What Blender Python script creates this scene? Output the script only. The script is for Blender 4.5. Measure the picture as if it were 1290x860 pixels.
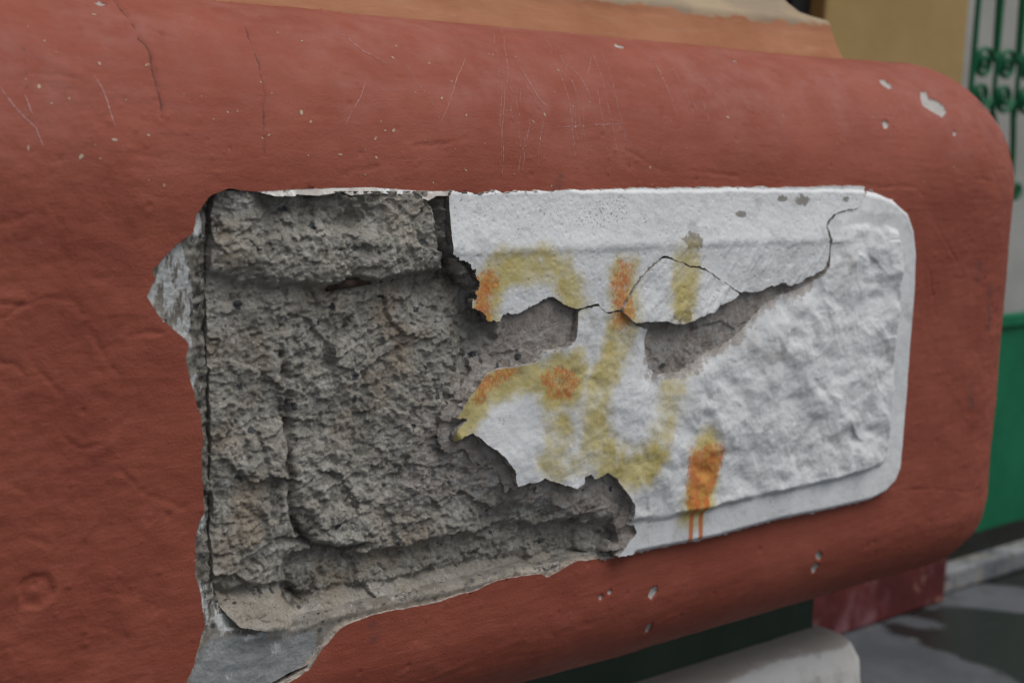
import bpy, math, random
import numpy as np

# ------------------------------------------------------------------ scene basics
scene = bpy.context.scene
COL = scene.collection
for o in list(bpy.data.objects):
    bpy.data.objects.remove(o)

# camera ---------------------------------------------------------------------
cam_d = bpy.data.cameras.new('camera')
cam = bpy.data.objects.new('camera', cam_d)
COL.objects.link(cam)
scene.camera = cam
from mathutils import Matrix, Vector
cam.matrix_world = Matrix(((0.765647, 0.069281, -0.639519, -0.735447),
                           (-0.642164, 0.140352, -0.753609, -0.866650),
                           (0.037547, 0.987675, 0.151950, 0.174742),
                           (0, 0, 0, 1)))
cam_d.sensor_width = 36.0
cam_d.lens = 50.23
cam_d.clip_start = 0.02
cam_d.clip_end = 3000.0
cam_d.dof.use_dof = True
cam_d.dof.focus_distance = 1.10
cam_d.dof.aperture_fstop = 6.3

# sky and sun ----------------------------------------------------------------
SUN_EL, SUN_AZ = math.radians(63), math.radians(152)   # azimuth clockwise from +Y
world = bpy.data.worlds.new('World')
scene.world = world
world.use_nodes = True
wt = world.node_tree
sky = wt.nodes.new('ShaderNodeTexSky')
sky.sky_type = 'NISHITA'
sky.sun_disc = False
sky.sun_elevation = SUN_EL
sky.sun_rotation = SUN_AZ
sky.air_density = 1.0
sky.dust_density = 2.0
sky.ozone_density = 1.0
hs = wt.nodes.new('ShaderNodeHueSaturation')
hs.inputs['Saturation'].default_value = 0.45
wt.links.new(sky.outputs[0], hs.inputs['Color'])
bg = wt.nodes['Background']
bg.inputs['Strength'].default_value = 0.05
wt.links.new(hs.outputs[0], bg.inputs[0])

sun_d = bpy.data.lights.new('sun', 'SUN')
sun_d.energy = 1.5
sun_d.angle = math.radians(50)
sun_d.color = (1.0, 0.98, 0.95)
sun = bpy.data.objects.new('sun', sun_d)
COL.objects.link(sun)
sd = Vector((math.sin(SUN_AZ) * math.cos(SUN_EL), math.cos(SUN_AZ) * math.cos(SUN_EL), math.sin(SUN_EL)))
sun.rotation_euler = sd.to_track_quat('Z', 'Y').to_euler()
sun.location = sd * 6

scene.view_settings.view_transform = 'Standard'
scene.view_settings.look = 'None'
scene.view_settings.gamma = 1.0
scene.view_settings.exposure = 0.50

# ------------------------------------------------------------------ survey data, millimetres on the pillar face
D = {
 'HOLE': [(-288.1,-223.0),(-280.4,-209.0),(-278.6,-200.8),(-272.6,-181.9),(-274.3,-169.5),(-276.9,-157.2),(-280.4,-143.2),(-280.4,-124.2),(-277.8,-107.8),(-273.5,-101.2),(-275.2,-77.3),(-276.0,-58.4),(-275.2,-47.7),(-276.9,-30.4),(-281.2,-18.9),(-285.5,-1.6),(-288.1,9.1),(-285.5,18.2),(-295.0,27.2),(-307.1,37.9),(-316.5,51.9),(-309.6,63.4),(-312.2,69.2),(-301.0,79.9),(-282.9,93.9),(-280.4,105.4),(-269.1,118.6),(-263.1,121.0),(-253.6,122.7),(-241.6,121.0),(-224.3,120.2),(-201.9,121.0),(-185.6,122.7),(-158.9,122.7),(-131.3,121.9),(-102.0,120.2),(-83.9,119.4),(-65.0,119.4),(41.0,116.9),(190.1,117.8),(342.6,117.8),(443.4,115.3),(470.1,111.2),(497.7,103.8),(520.1,90.6),(532.1,72.5),(539.0,54.4),(541.6,12.4),(541.6,-37.8),(542.5,-97.9),(541.6,-148.9),(541.6,-175.3),(532.1,-181.9),(514.9,-191.7),(488.2,-195.9),(426.2,-198.3),(351.2,-196.7),(259.0,-200.0),(215.1,-199.2),(153.0,-197.5),(143.6,-199.2),(134.1,-201.6),(95.3,-199.2),(83.2,-197.5),(72.0,-200.0),(58.3,-204.1),(49.6,-206.6),(41.9,-201.6),(14.3,-199.2),(-1.2,-198.3),(-15.8,-200.0),(-28.8,-203.3),(-44.3,-203.3),(-64.1,-204.9),(-83.9,-204.9),(-103.7,-204.1),(-121.8,-203.3),(-133.9,-204.1),(-147.7,-205.7),(-158.0,-208.2),(-163.2,-212.3),(-172.7,-219.7),(-178.7,-225.5),(-185.6,-234.5),(-201.1,-240.3),(-211.4,-242.8),(-225.2,-251.8),(-289.8,-247.7)],
 'HOLE_LEFT': [(-288.1,-223.0),(-280.4,-209.0),(-278.6,-200.8),(-272.6,-181.9),(-274.3,-169.5),(-276.9,-157.2),(-280.4,-143.2),(-280.4,-124.2),(-277.8,-107.8),(-273.5,-101.2),(-275.2,-77.3),(-276.0,-58.4),(-275.2,-47.7),(-276.9,-30.4),(-281.2,-18.9),(-285.5,-1.6),(-288.1,9.1),(-285.5,18.2),(-295.0,27.2),(-307.1,37.9),(-316.5,51.9),(-309.6,63.4),(-312.2,69.2),(-301.0,79.9),(-282.9,93.9),(-280.4,105.4),(-269.1,118.6),(-263.1,121.0)],
 'SLIT': [(-268.5,121.4),(-269.0,97.4),(-270.6,73.3),(-270.4,35.4),(-268.9,-3.2),(-268.2,-31.0),(-266.7,-61.9),(-266.4,-116.5),(-264.3,-145.1),(-257.3,-173.2),(-251.5,-182.6),(-246.4,-188.9)],
 'STONE_BOT': [(-246.4,-188.9),(-226.9,-193.5),(-193.5,-195.5),(-158.6,-195.1),(-122.3,-194.6),(-76.6,-195.6),(-28.3,-196.0),(13.8,-194.1),(49.2,-196.3),(71.8,-195.3),(133.9,-201.7)],
 'FLAKE_AC': [(-80.3,113.2),(-76.3,107.2),(-78.2,98.3),(-79.2,86.4),(-75.0,75.5),(-68.0,70.4),(-60.1,65.9),(-54.5,60.9),(-48.6,51.4),(-50.6,42.9),(-51.8,33.1),(-45.9,25.4),(-39.3,18.8),(-26.6,21.1),(-11.4,24.6),(7.4,30.6),(27.3,36.6),(33.5,33.0),(39.8,29.5),(55.0,24.1),(68.1,26.6),(78.9,28.0),(82.8,23.8),(87.5,20.2),(95.8,20.4),(104.1,21.3),(107.6,24.5),(114.5,32.9),(120.5,40.7),(124.1,44.0),(131.2,51.1),(139.4,56.9),(145.8,61.5),(152.4,64.0),(159.2,64.4),(167.4,61.4),(177.5,59.7),(185.8,55.9),(198.2,54.1),(210.8,50.8),(219.5,46.2),(230.5,40.8),(242.8,34.5),(251.9,29.8),(269.5,28.2),(283.9,28.2),(296.9,32.8),(308.3,33.0),(317.2,35.6),(326.9,31.4),(337.3,32.5),(349.7,38.0),(360.2,40.6),(371.9,44.0),(379.8,49.0),(382.2,60.4),(381.8,74.2),(376.7,87.2),(382.1,93.2),(392.5,98.4),(403.3,101.3),(416.8,103.5),(430.5,105.7),(444.5,123.6),(334.1,124.4),(182.9,123.7),(34.9,121.9),(-72.9,120.2)],
 'FLAKE_B': [(106.6,24.7),(113.5,33.1),(119.5,40.9),(123.1,44.1),(130.2,51.3),(138.4,57.1),(144.8,61.6),(151.4,64.1),(158.2,64.6),(166.3,61.6),(176.4,59.8),(184.7,56.1),(197.1,54.2),(209.7,51.0),(218.4,46.4),(229.4,40.9),(241.7,34.7),(250.7,29.9),(253.1,27.6),(241.8,21.7),(225.0,19.0),(220.2,13.5),(211.0,11.9),(200.9,8.9),(188.8,6.1),(178.8,4.6),(168.8,5.3),(158.6,8.7),(145.8,8.8),(133.2,9.6),(120.9,8.9),(112.0,14.9),(105.1,20.0)],
 'SHELL': [(-32.8,-19.2),(-20.7,-18.3),(-5.9,-18.2),(13.3,-16.6),(23.9,-8.3),(35.9,-7.2),(47.2,-6.7),(54.0,-1.9),(56.1,7.8),(56.4,17.7),(57.8,23.5),(71.0,26.1),(81.7,27.5),(90.5,19.7),(107.0,20.8),(124.9,8.2),(139.8,1.7),(142.0,-15.0),(146.1,-32.1),(156.3,-37.2),(170.5,-39.8),(188.5,-37.7),(204.4,-30.4),(222.6,-23.2),(239.3,-20.0),(256.9,-11.0),(275.6,1.0),(292.2,14.1),(313.0,22.0),(338.1,26.8),(358.9,31.9),(376.0,41.2),(383.7,48.6),(386.1,60.0),(385.8,73.8),(380.6,86.9),(396.5,98.1),(420.9,103.2),(434.6,105.4),(438.8,113.2),(456.5,121.3),(469.9,118.2),(497.6,110.9),(519.9,97.8),(532.1,79.7),(539.7,54.8),(542.6,13.2),(542.4,-37.1),(543.4,-96.5),(543.2,-147.9),(542.3,-173.7),(534.3,-188.2),(517.3,-197.9),(490.3,-202.6),(417.5,-202.7),(343.0,-201.1),(251.4,-203.8),(208.2,-202.8),(146.7,-201.3),(132.7,-198.6),(123.9,-197.8),(132.1,-189.8),(144.2,-179.5),(140.7,-172.5),(131.7,-170.3),(134.0,-161.4),(135.5,-153.7),(128.9,-144.2),(122.7,-137.6),(115.4,-129.5),(109.3,-123.8),(100.6,-119.8),(93.2,-120.9),(86.7,-122.1),(80.1,-118.5),(74.6,-119.1),(74.9,-124.0),(65.1,-127.5),(51.3,-122.8),(37.7,-116.9),(28.9,-115.1),(20.3,-116.6),(9.2,-117.1),(-0.1,-117.1),(-2.1,-111.6),(-3.1,-106.8),(-8.6,-98.2),(-15.6,-90.8),(-24.1,-83.9),(-30.0,-79.9),(-35.8,-76.0),(-40.8,-72.2),(-49.0,-67.5),(-56.1,-69.2),(-64.6,-72.0),(-67.1,-66.7),(-62.6,-61.5),(-55.0,-56.0),(-59.0,-55.0),(-64.5,-53.8),(-60.9,-47.2),(-55.7,-38.9),(-50.4,-33.8),(-45.1,-29.2),(-39.7,-24.0)],
 'TABR': [(443.3,122.1),(469.9,118.2),(497.6,110.9),(519.9,97.8),(532.1,79.7),(539.7,54.8),(542.6,13.2),(542.4,-37.1),(543.4,-96.5),(543.2,-147.9),(542.3,-173.7),(534.3,-188.2),(517.3,-197.9),(490.3,-202.6),(417.5,-202.7),(343.0,-201.1),(251.4,-203.8),(208.2,-202.8),(146.7,-201.3)],
 'FIELD': [(382.0,85.4),(439.4,87.4),(478.9,86.0),(497.3,79.2),(504.7,64.5),(507.4,23.8),(509.6,-33.9),(511.8,-92.4),(512.9,-143.1),(510.9,-159.8),(498.0,-166.6),(457.8,-168.9),(392.3,-170.7),(310.4,-171.2),(235.5,-172.5),(189.1,-172.9),(139.5,-170.3),(81.5,-171.8),(-8.5,-134.0),(-75.8,-61.0),(-47.1,-1.1),(33.0,45.0),(221.9,57.9)],
 'LEDGE': [(-273.9,63.1),(-260.1,60.3),(-238.6,57.2),(-219.7,51.9),(-203.6,52.3),(-187.2,53.3),(-160.2,54.4),(-132.2,54.9),(-103.4,56.7),(-79.6,59.3),(-58.3,63.4)],
 'GROOVE': [(-207.0,3.6),(-206.1,-14.9),(-204.3,-44.1),(-203.3,-67.7),(-202.2,-91.4),(-200.6,-109.5),(-196.3,-122.1),(-188.7,-133.6),(-178.2,-142.0),(-157.1,-148.0),(-128.1,-151.6)],
 'STEP1': [(-226.2,-161.4),(-196.5,-145.7),(-179.5,-142.5),(-158.4,-147.2),(-129.5,-150.8),(-92.0,-153.3),(-52.9,-153.8),(-28.5,-154.4),(5.0,-154.4),(57.8,-157.8),(114.0,-164.3),(153.7,-173.3)],
 'STEP2': [(-269.4,-155.1),(-251.9,-161.3),(-232.6,-161.9),(-211.6,-164.7),(-196.1,-171.2),(-182.2,-178.7),(-155.5,-179.4),(-115.4,-179.3),(-75.6,-180.7),(-27.3,-182.7),(23.8,-185.4),(78.0,-190.5),(145.4,-196.9)],
 'WALLW': [(-88.5,119.1),(-80.3,96.8),(-77.3,78.5),(-73.8,66.2),(-67.4,56.8),(-43.2,37.1),(-29.5,17.4),(-33.4,-4.6),(-27.7,-24.3),(-39.8,-42.4),(-55.0,-60.1),(-62.2,-78.5),(-37.4,-100.9),(5.3,-126.6),(77.4,-150.8),(146.2,-179.2)],
 'RIM': [(-235.6,120.5),(-188.5,122.6),(-141.2,123.7),(-98.2,120.8),(-70.6,120.7),(-70.5,117.7),(-84.8,117.2),(-94.3,114.2),(-105.4,117.8),(-123.5,119.1),(-141.1,119.7),(-161.7,118.1),(-167.2,120.3),(-188.4,118.2),(-206.6,118.8),(-207.9,117.7),(-223.8,117.8)],
 'SHEET': [(-246.3,-195.5),(-220.2,-204.6),(-193.3,-204.7),(-180.8,-209.2),(-177.8,-219.1),(-181.9,-227.6),(-199.6,-236.0),(-213.0,-245.2),(-283.6,-228.4),(-277.6,-203.5),(-265.2,-196.2)],
 'RIDGE': [(-238.5,-200.7),(-223.5,-200.2),(-206.9,-201.9),(-189.9,-201.1),(-179.6,-200.2),(-158.5,-199.5),(-136.9,-199.4),(-107.2,-199.5),(-76.4,-199.6),(-36.4,-199.9),(-11.5,-199.1),(22.7,-197.8),(49.4,-201.2)],
 'CHIPW': [(-316.8,51.8),(-310.0,63.1),(-312.3,69.0),(-300.9,80.1),(-287.1,89.8),(-285.9,73.8),(-278.8,59.6),(-277.6,43.4),(-279.8,21.3),(-282.8,10.6),(-285.1,18.4),(-295.1,27.2),(-306.6,37.5)],
 'PATCH2': [(143.5,-8.4),(147.2,-32.3),(157.4,-37.4),(171.5,-40.0),(189.6,-38.0),(205.5,-30.7),(223.7,-23.4),(240.5,-20.3),(258.1,-11.2),(276.8,0.8),(293.4,14.0),(314.2,21.8),(339.4,26.6),(360.2,31.8)],
 'Y1': [(-41.3,28.8),(-40.5,45.5),(-31.5,57.5),(-12.4,62.4),(16.5,63.3),(36.5,56.8),(44.2,43.5),(51.8,32.7)],
 'Y2': [(107.5,52.0),(107.8,35.3),(109.9,18.3),(108.7,-5.4),(97.0,-24.8),(86.3,-44.3),(82.0,-64.2),(82.4,-84.7),(89.7,-98.0)],
 'Y8': [(97.6,-103.8),(117.4,-118.1),(141.9,-122.8),(153.0,-112.8)],
 'Y9': [(158.1,-100.5),(164.7,-83.5),(177.0,-59.8),(185.5,-39.1)],
 'Y3': [(181.3,62.4),(181.2,51.2),(179.4,35.3),(178.6,21.4)],
 'Y4': [(-67.1,-66.4),(-56.6,-56.2),(-47.8,-41.4),(-38.7,-30.2),(-16.2,-27.1),(13.1,-29.1),(38.6,-25.4),(55.1,-22.8)],
 'Y5': [(53.7,-28.0),(50.8,-39.7),(35.1,-40.9)],
 'Y6': [(40.5,-73.3),(43.0,-86.9),(38.5,-99.8)],
 'Y7': [(38.9,-107.9),(74.5,-104.3),(103.0,-114.9)],
 'O1': [(-44.3,25.3),(-45.1,41.4),(-40.8,51.1)],
 'O2': [(107.5,52.7),(101.9,38.9),(108.5,25.1),(109.3,13.6)],
 'O3': [(-43.1,-38.7),(-38.8,-29.0),(-22.9,-22.7),(-8.2,-21.4)],
 'O4': [(45.9,-45.9),(35.1,-39.6),(27.7,-32.3),(34.5,-29.0),(50.1,-27.7),(55.9,-34.8),(45.6,-40.5)],
 'O5': [(223.9,-114.0),(224.8,-124.5),(222.7,-137.6),(218.8,-153.4),(215.6,-166.3)],
 'D1': [(214.1,-159.8),(214.6,-178.6),(215.2,-198.2)],
 'D2': [(227.1,-161.7),(227.6,-180.6),(229.1,-198.2)],
 'CRACKS': [[(-295.0,288.1),(-295.9,270.9),(-295.0,256.9),(-296.7,242.0),(-297.6,233.8),(-295.0,228.1),(-295.9,217.4),(-296.7,206.7),(-297.6,196.0),(-297.6,187.7),(-297.6,181.1),(-298.4,170.4)],[(-206.3,257.7),(-211.4,229.7),(-214.0,209.1),(-216.6,193.5),(-221.8,172.1),(-226.9,145.7)],[(-284.7,245.3),(-277.8,241.2),(-267.4,237.1)],[(-362.2,37.9),(-356.2,33.0),(-352.7,27.2),(-347.6,19.0),(-344.1,10.7),(-335.5,1.7)],[(-413.0,52.7),(-401.0,51.1),(-392.4,52.7),(-382.9,54.4),(-364.8,51.1),(-361.3,43.7)],[(-401.0,50.3),(-408.7,44.5),(-413.9,42.8)],[(-327.7,25.6),(-319.1,28.0),(-305.3,28.0)],[(-394.1,14.9),(-383.7,2.5),(-373.4,-9.8)],[(-413.9,16.5),(-404.4,13.2),(-399.2,8.3)],[(-325.2,144.9),(-306.2,142.4)],[(-381.2,198.4),(-365.6,198.4),(-351.9,196.0)],[(-412.2,101.3),(-402.7,102.9),(-391.5,107.9)],[(-381.2,112.0),(-376.8,104.6),(-373.4,99.6)],[(-401.0,-97.1),(-393.2,-101.2),(-382.9,-107.0)],[(-347.6,-168.7),(-336.4,-176.9),(-331.2,-180.2),(-333.8,-174.5)],[(-417.3,-170.3),(-404.4,-168.7),(-394.1,-167.1)],[(-347.6,-144.0),(-333.8,-148.1)],[(440.8,127.6),(479.6,123.5),(520.9,125.2),(541.6,121.9),(554.5,114.5)],[(582.1,82.4),(601.9,65.1),(625.2,42.8),(645.0,23.1)],[(428.7,190.2),(442.5,189.4),(445.1,185.3)],[(563.1,-202.4),(593.3,-204.9),(647.6,-214.0),(680.3,-220.6),(719.1,-222.2)],[(574.3,36.3),(595.9,-15.6)],[(201.3,138.3),(232.3,135.9),(264.2,133.4)],[(209.0,255.2),(197.0,229.7),(187.5,205.8),(180.6,185.3),(169.4,162.2),(161.6,140.8)],[(125.5,154.8),(147.9,144.9),(166.0,137.5),(180.6,135.9)],[(-95.1,212.4),(-72.7,212.4),(-47.7,217.4)],[(-98.6,154.0),(-68.4,157.3),(-44.3,161.4)],[(651.9,131.7),(682.9,130.1)],[(-336.4,-61.7),(-319.1,-81.4),(-304.5,-86.4),(-289.8,-95.4)],[(-405.3,-65.0),(-397.5,-69.9),(-392.4,-77.3)],[(-164.9,132.6),(-151.1,135.9),(-133.9,137.5)],[(-374.3,-35.4),(-363.1,-44.4),(-346.7,-44.4)]],
 'SCRATCH': [[(-123.5,258.5),(-115.8,238.8),(-105.4,230.5),(-99.4,224.8)],[(-125.3,209.1),(-134.7,194.3),(-150.3,177.0),(-160.6,164.7)],[(-81.3,226.4),(-78.7,207.5),(-72.7,193.5),(-68.4,177.0)],[(-16.7,237.9),(-37.4,214.1),(-54.6,191.0),(-68.4,173.7)],[(79.8,320.2),(39.3,260.2),(22.1,226.4),(10.9,209.1)],[(14.3,217.4),(16.0,197.6),(11.7,182.8)],[(38.4,233.0),(39.3,214.9),(41.9,199.2),(47.9,191.8)],[(103.9,284.0),(97.0,267.6)],[(91.9,263.4),(79.8,231.3),(75.5,204.2),(67.7,174.5),(63.4,153.1)],[(92.7,242.0),(100.5,228.1),(101.3,214.1),(100.5,201.7)],[(144.4,273.3),(129.8,234.6),(117.7,198.4),(113.4,161.4),(116.0,140.8)],[(209.9,275.0),(209.9,250.3),(204.7,224.8),(201.3,202.5),(199.6,189.4)],[(9.1,209.1),(-8.1,172.1),(-15.8,133.4)],[(23.8,179.5),(10.0,152.3),(5.7,136.7)],[(76.3,196.8),(66.9,167.1),(65.1,146.6)],[(267.6,274.1),(264.2,245.3),(264.2,223.9),(262.5,205.0)],[(243.5,217.4),(240.9,195.1),(240.1,179.5)],[(300.4,220.6),(302.1,206.7),(298.6,189.4)],[(336.5,215.7),(340.9,204.2),(341.7,186.1),(343.4,177.8)],[(544.2,235.5),(533.0,207.5),(523.5,182.8)],[(687.2,150.7),(704.4,128.5),(719.1,84.0)],[(366.7,321.9),(324.5,257.7)],[(155.6,237.1),(165.1,222.3),(190.1,214.9)],[(137.5,258.5),(111.7,228.9)],[(49.6,173.7),(85.8,176.2),(133.2,179.5)],[(-403.6,186.9),(-396.7,173.7),(-391.5,167.1),(-385.5,161.4),(-382.9,149.0)],[(-388.9,182.8),(-386.3,166.3)],[(-340.7,199.2),(-335.5,182.0),(-333.8,163.0)],[(-320.0,200.9),(-317.4,180.3),(-317.4,163.0)],[(-338.9,219.0),(-335.5,202.5)]],
 'CHIPS': [[(558.0,260.2),(567.5,259.3),(569.2,251.9),(569.2,243.7),(556.3,241.2),(551.9,247.8)],[(614.0,241.2),(624.3,239.6),(618.3,230.5),(632.1,226.4),(636.4,218.2),(633.8,209.9),(620.0,202.5),(614.8,206.7),(604.5,212.4),(595.9,218.2),(601.1,228.1)],[(505.4,193.5),(514.0,196.0),(516.6,191.0),(510.6,186.1),(503.7,185.3)],[(628.6,186.9),(633.8,185.3),(628.6,179.5),(625.2,181.1)],[(416.7,-247.7),(422.7,-246.1),(428.7,-252.7),(426.2,-257.6),(419.3,-253.5)],[(415.0,-264.2),(418.4,-258.4),(427.0,-262.5),(426.2,-269.9),(421.0,-271.6)],[(-310.5,284.0),(-304.5,285.7),(-303.6,279.9),(-308.8,275.8),(-311.4,279.9)],[(187.5,287.3),(197.0,289.0),(197.8,281.6),(189.2,276.6),(183.2,279.1)],[(338.3,278.3),(342.6,275.0),(340.9,268.4),(334.8,269.2)],[(121.2,-232.9),(125.5,-230.4),(127.2,-233.7),(124.6,-236.2)],[(110.8,-234.5),(116.0,-233.7),(116.8,-237.8),(113.4,-238.7)],[(-270.9,155.6),(-268.3,156.4),(-268.3,154.0)],[(-253.6,150.7),(-251.1,150.7),(-251.9,148.2)],[(184.0,-280.6),(190.1,-278.2),(192.7,-290.5),(186.6,-291.3)],[(177.2,-240.3),(184.9,-238.7),(186.6,-245.3),(180.6,-251.8),(175.4,-247.7)]],
 'DENTS': [[(-393.2,-134.9)],[(-314.0,-97.1)],[(-312.2,-163.8)],[(-368.2,-67.5)]],
 'SMUDGE': [[(695.8,12.4),(700.1,-13.1),(701.9,-32.9)],[(671.7,37.1),(669.1,23.9)],[(673.4,-101.2),(679.5,-120.1)],[(765.6,242.0),(765.6,232.2),(728.6,219.8)],[(-381.2,219.0),(-386.3,187.7)],[(41.0,121.9),(46.2,130.1)],[(-129.6,-212.3),(-126.1,-217.3),(-128.7,-221.4)],[(527.8,-147.3),(527.0,-160.5)]],
}


def P2(name):
    return np.array(D[name], float) / 1000.0

# ------------------------------------------------------------------ noise
def _hash(ix, iy, seed):
    h = (ix.astype(np.int64) * 374761393 + iy.astype(np.int64) * 668265263 + seed * 974634541) & 0xFFFFFFFF
    h = ((h ^ (h >> 13)) * 1274126177) & 0xFFFFFFFF
    h = h ^ (h >> 16)
    h = (h * 2246822519) & 0xFFFFFFFF
    return (h ^ (h >> 15)) / 4294967296.0

def perlin(x, y, seed=0):
    ix = np.floor(x); iy = np.floor(y)
    fx = x - ix; fy = y - iy
    def g(ox, oy):
        a = _hash(ix + ox, iy + oy, seed) * 2 * np.pi
        return np.cos(a) * (fx - ox) + np.sin(a) * (fy - oy)
    sx = fx * fx * fx * (fx * (fx * 6 - 15) + 10); sy = fy * fy * fy * (fy * (fy * 6 - 15) + 10)
    a = g(0, 0); b = g(1, 0); c = g(0, 1); d = g(1, 1)
    return ((a + (b - a) * sx) + ((c + (d - c) * sx) - (a + (b - a) * sx)) * sy) * 1.5

def fbm(x, y, wl, octs=4, gain=0.5, seed=0):
    s = 0.0; a = 1.0; f = 1.0 / wl; t = 0
    for k in range(octs):
        s = s + a * perlin(x * f + 17.3 * k, y * f - 9.1 * k, seed + k)
        t += a; a *= gain; f *= 2.03
    return s / t

def worley(x, y, wl, seed=0):
    X = x / wl; Y = y / wl
    ix = np.floor(X); iy = np.floor(Y)
    f1 = np.full(X.shape, 9.0); f2 = np.full(X.shape, 9.0); idv = np.zeros(X.shape)
    for ox in (-1, 0, 1):
        for oy in (-1, 0, 1):
            cx = ix + ox; cy = iy + oy
            px = cx + _hash(cx, cy, seed); py = cy + _hash(cx, cy, seed + 7)
            d = np.hypot(X - px, Y - py)
            n = d < f1
            f2 = np.where(n, f1, np.minimum(f2, d))
            idv = np.where(n, _hash(cx, cy, seed + 13), idv)
            f1 = np.where(n, d, f1)
    return f1, f2, idv

def facets(x, y, wl, seed=0, tilt=0.9):
    """random tilted planes, one per cell: a chiselled break"""
    X = x / wl; Y = y / wl
    ix = np.floor(X); iy = np.floor(Y)
    f1 = np.full(X.shape, 9.0); o = np.zeros(X.shape)
    for ox in (-1, 0, 1):
        for oy in (-1, 0, 1):
            cx = ix + ox; cy = iy + oy
            dx = X - cx - _hash(cx, cy, seed); dy = Y - cy - _hash(cx, cy, seed + 7)
            d = np.hypot(dx, dy * 1.25)
            n = d < f1
            a = _hash(cx, cy, seed + 13); b = _hash(cx, cy, seed + 17) * 6.2832
            o = np.where(n, (a - 0.5) + tilt * (dx * np.cos(b) + dy * np.sin(b)), o)
            f1 = np.where(n, d, f1)
    return o

def sstep(a, b, x):
    t = np.clip((x - a) / (b - a), 0, 1)
    return t * t * (3 - 2 * t)

def seg_dist(x, y, pts, closed=False):
    pts = np.asarray(pts); n = len(pts)
    d = np.full(x.shape, 1e9)
    for i in range(n if closed else n - 1):
        ax, ay = pts[i]; bx, by = pts[(i + 1) % n]
        ex, ey = bx - ax, by - ay
        L = ex * ex + ey * ey + 1e-18
        t = np.clip(((x - ax) * ex + (y - ay) * ey) / L, 0, 1)
        d = np.minimum(d, (x - ax - t * ex) ** 2 + (y - ay - t * ey) ** 2)
    return np.sqrt(d)

def poly_sdf(x, y, pts):
    """negative inside"""
    pts = np.asarray(pts); n = len(pts)
    d = seg_dist(x, y, pts, True)
    ins = np.zeros(x.shape, bool)
    for i in range(n):
        ax, ay = pts[i]; bx, by = pts[(i + 1) % n]
        if ay == by:
            continue
        c = ((ay > y) != (by > y)) & (x < (bx - ax) * (y - ay) / (by - ay) + ax)
        ins ^= c
    return np.where(ins, -d, d)

def line_z(name, x):
    p = P2(name); o = np.argsort(p[:, 0])
    return np.interp(x, p[o, 0], p[o, 1])

# ------------------------------------------------------------------ object helpers
def link(name, me, mat=None, parent=None):
    o = bpy.data.objects.new(name, me)
    COL.objects.link(o)
    if mat is not None:
        me.materials.append(mat)
    if parent is not None:
        o.parent = parent
        o.matrix_parent_inverse = parent_inv(parent)
    return o

def parent_inv(p):
    m = Matrix.Identity(4)
    q = p
    while q is not None:
        m = Matrix.Translation(q.location) @ m
        q = q.parent
    return m.inverted() if p.parent is None else Matrix.Identity(4)

def empty(name, loc, label, cat, group=None):
    o = bpy.data.objects.new(name, None)
    COL.objects.link(o)
    o.location = loc
    o.empty_display_size = 0.1
    tag(o, label, cat, group, 'thing')
    return o

def tag(o, label=None, cat=None, group=None, kind=None):
    if label: o['label'] = label
    if cat: o['category'] = cat
    if group: o['group'] = group
    if kind: o['kind'] = kind
    return o

def mesh_np(name, V, F4, attrs=None, smooth=True):
    me = bpy.data.meshes.new(name)
    V = np.asarray(V, np.float32); F4 = np.asarray(F4, np.int32)
    nf = len(F4); k = F4.shape[1]
    me.vertices.add(len(V)); me.vertices.foreach_set('co', V.ravel())
    me.loops.add(nf * k); me.loops.foreach_set('vertex_index', F4.ravel())
    me.polygons.add(nf)
    me.polygons.foreach_set('loop_start', np.arange(0, nf * k, k, dtype=np.int32))
    me.polygons.foreach_set('use_smooth', np.full(nf, smooth))
    for an, av in (attrs or {}).items():
        a = me.attributes.new(an, 'FLOAT', 'POINT')
        a.data.foreach_set('value', np.asarray(av, np.float32))
    me.update(calc_edges=True)
    me.validate()
    return me

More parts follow.
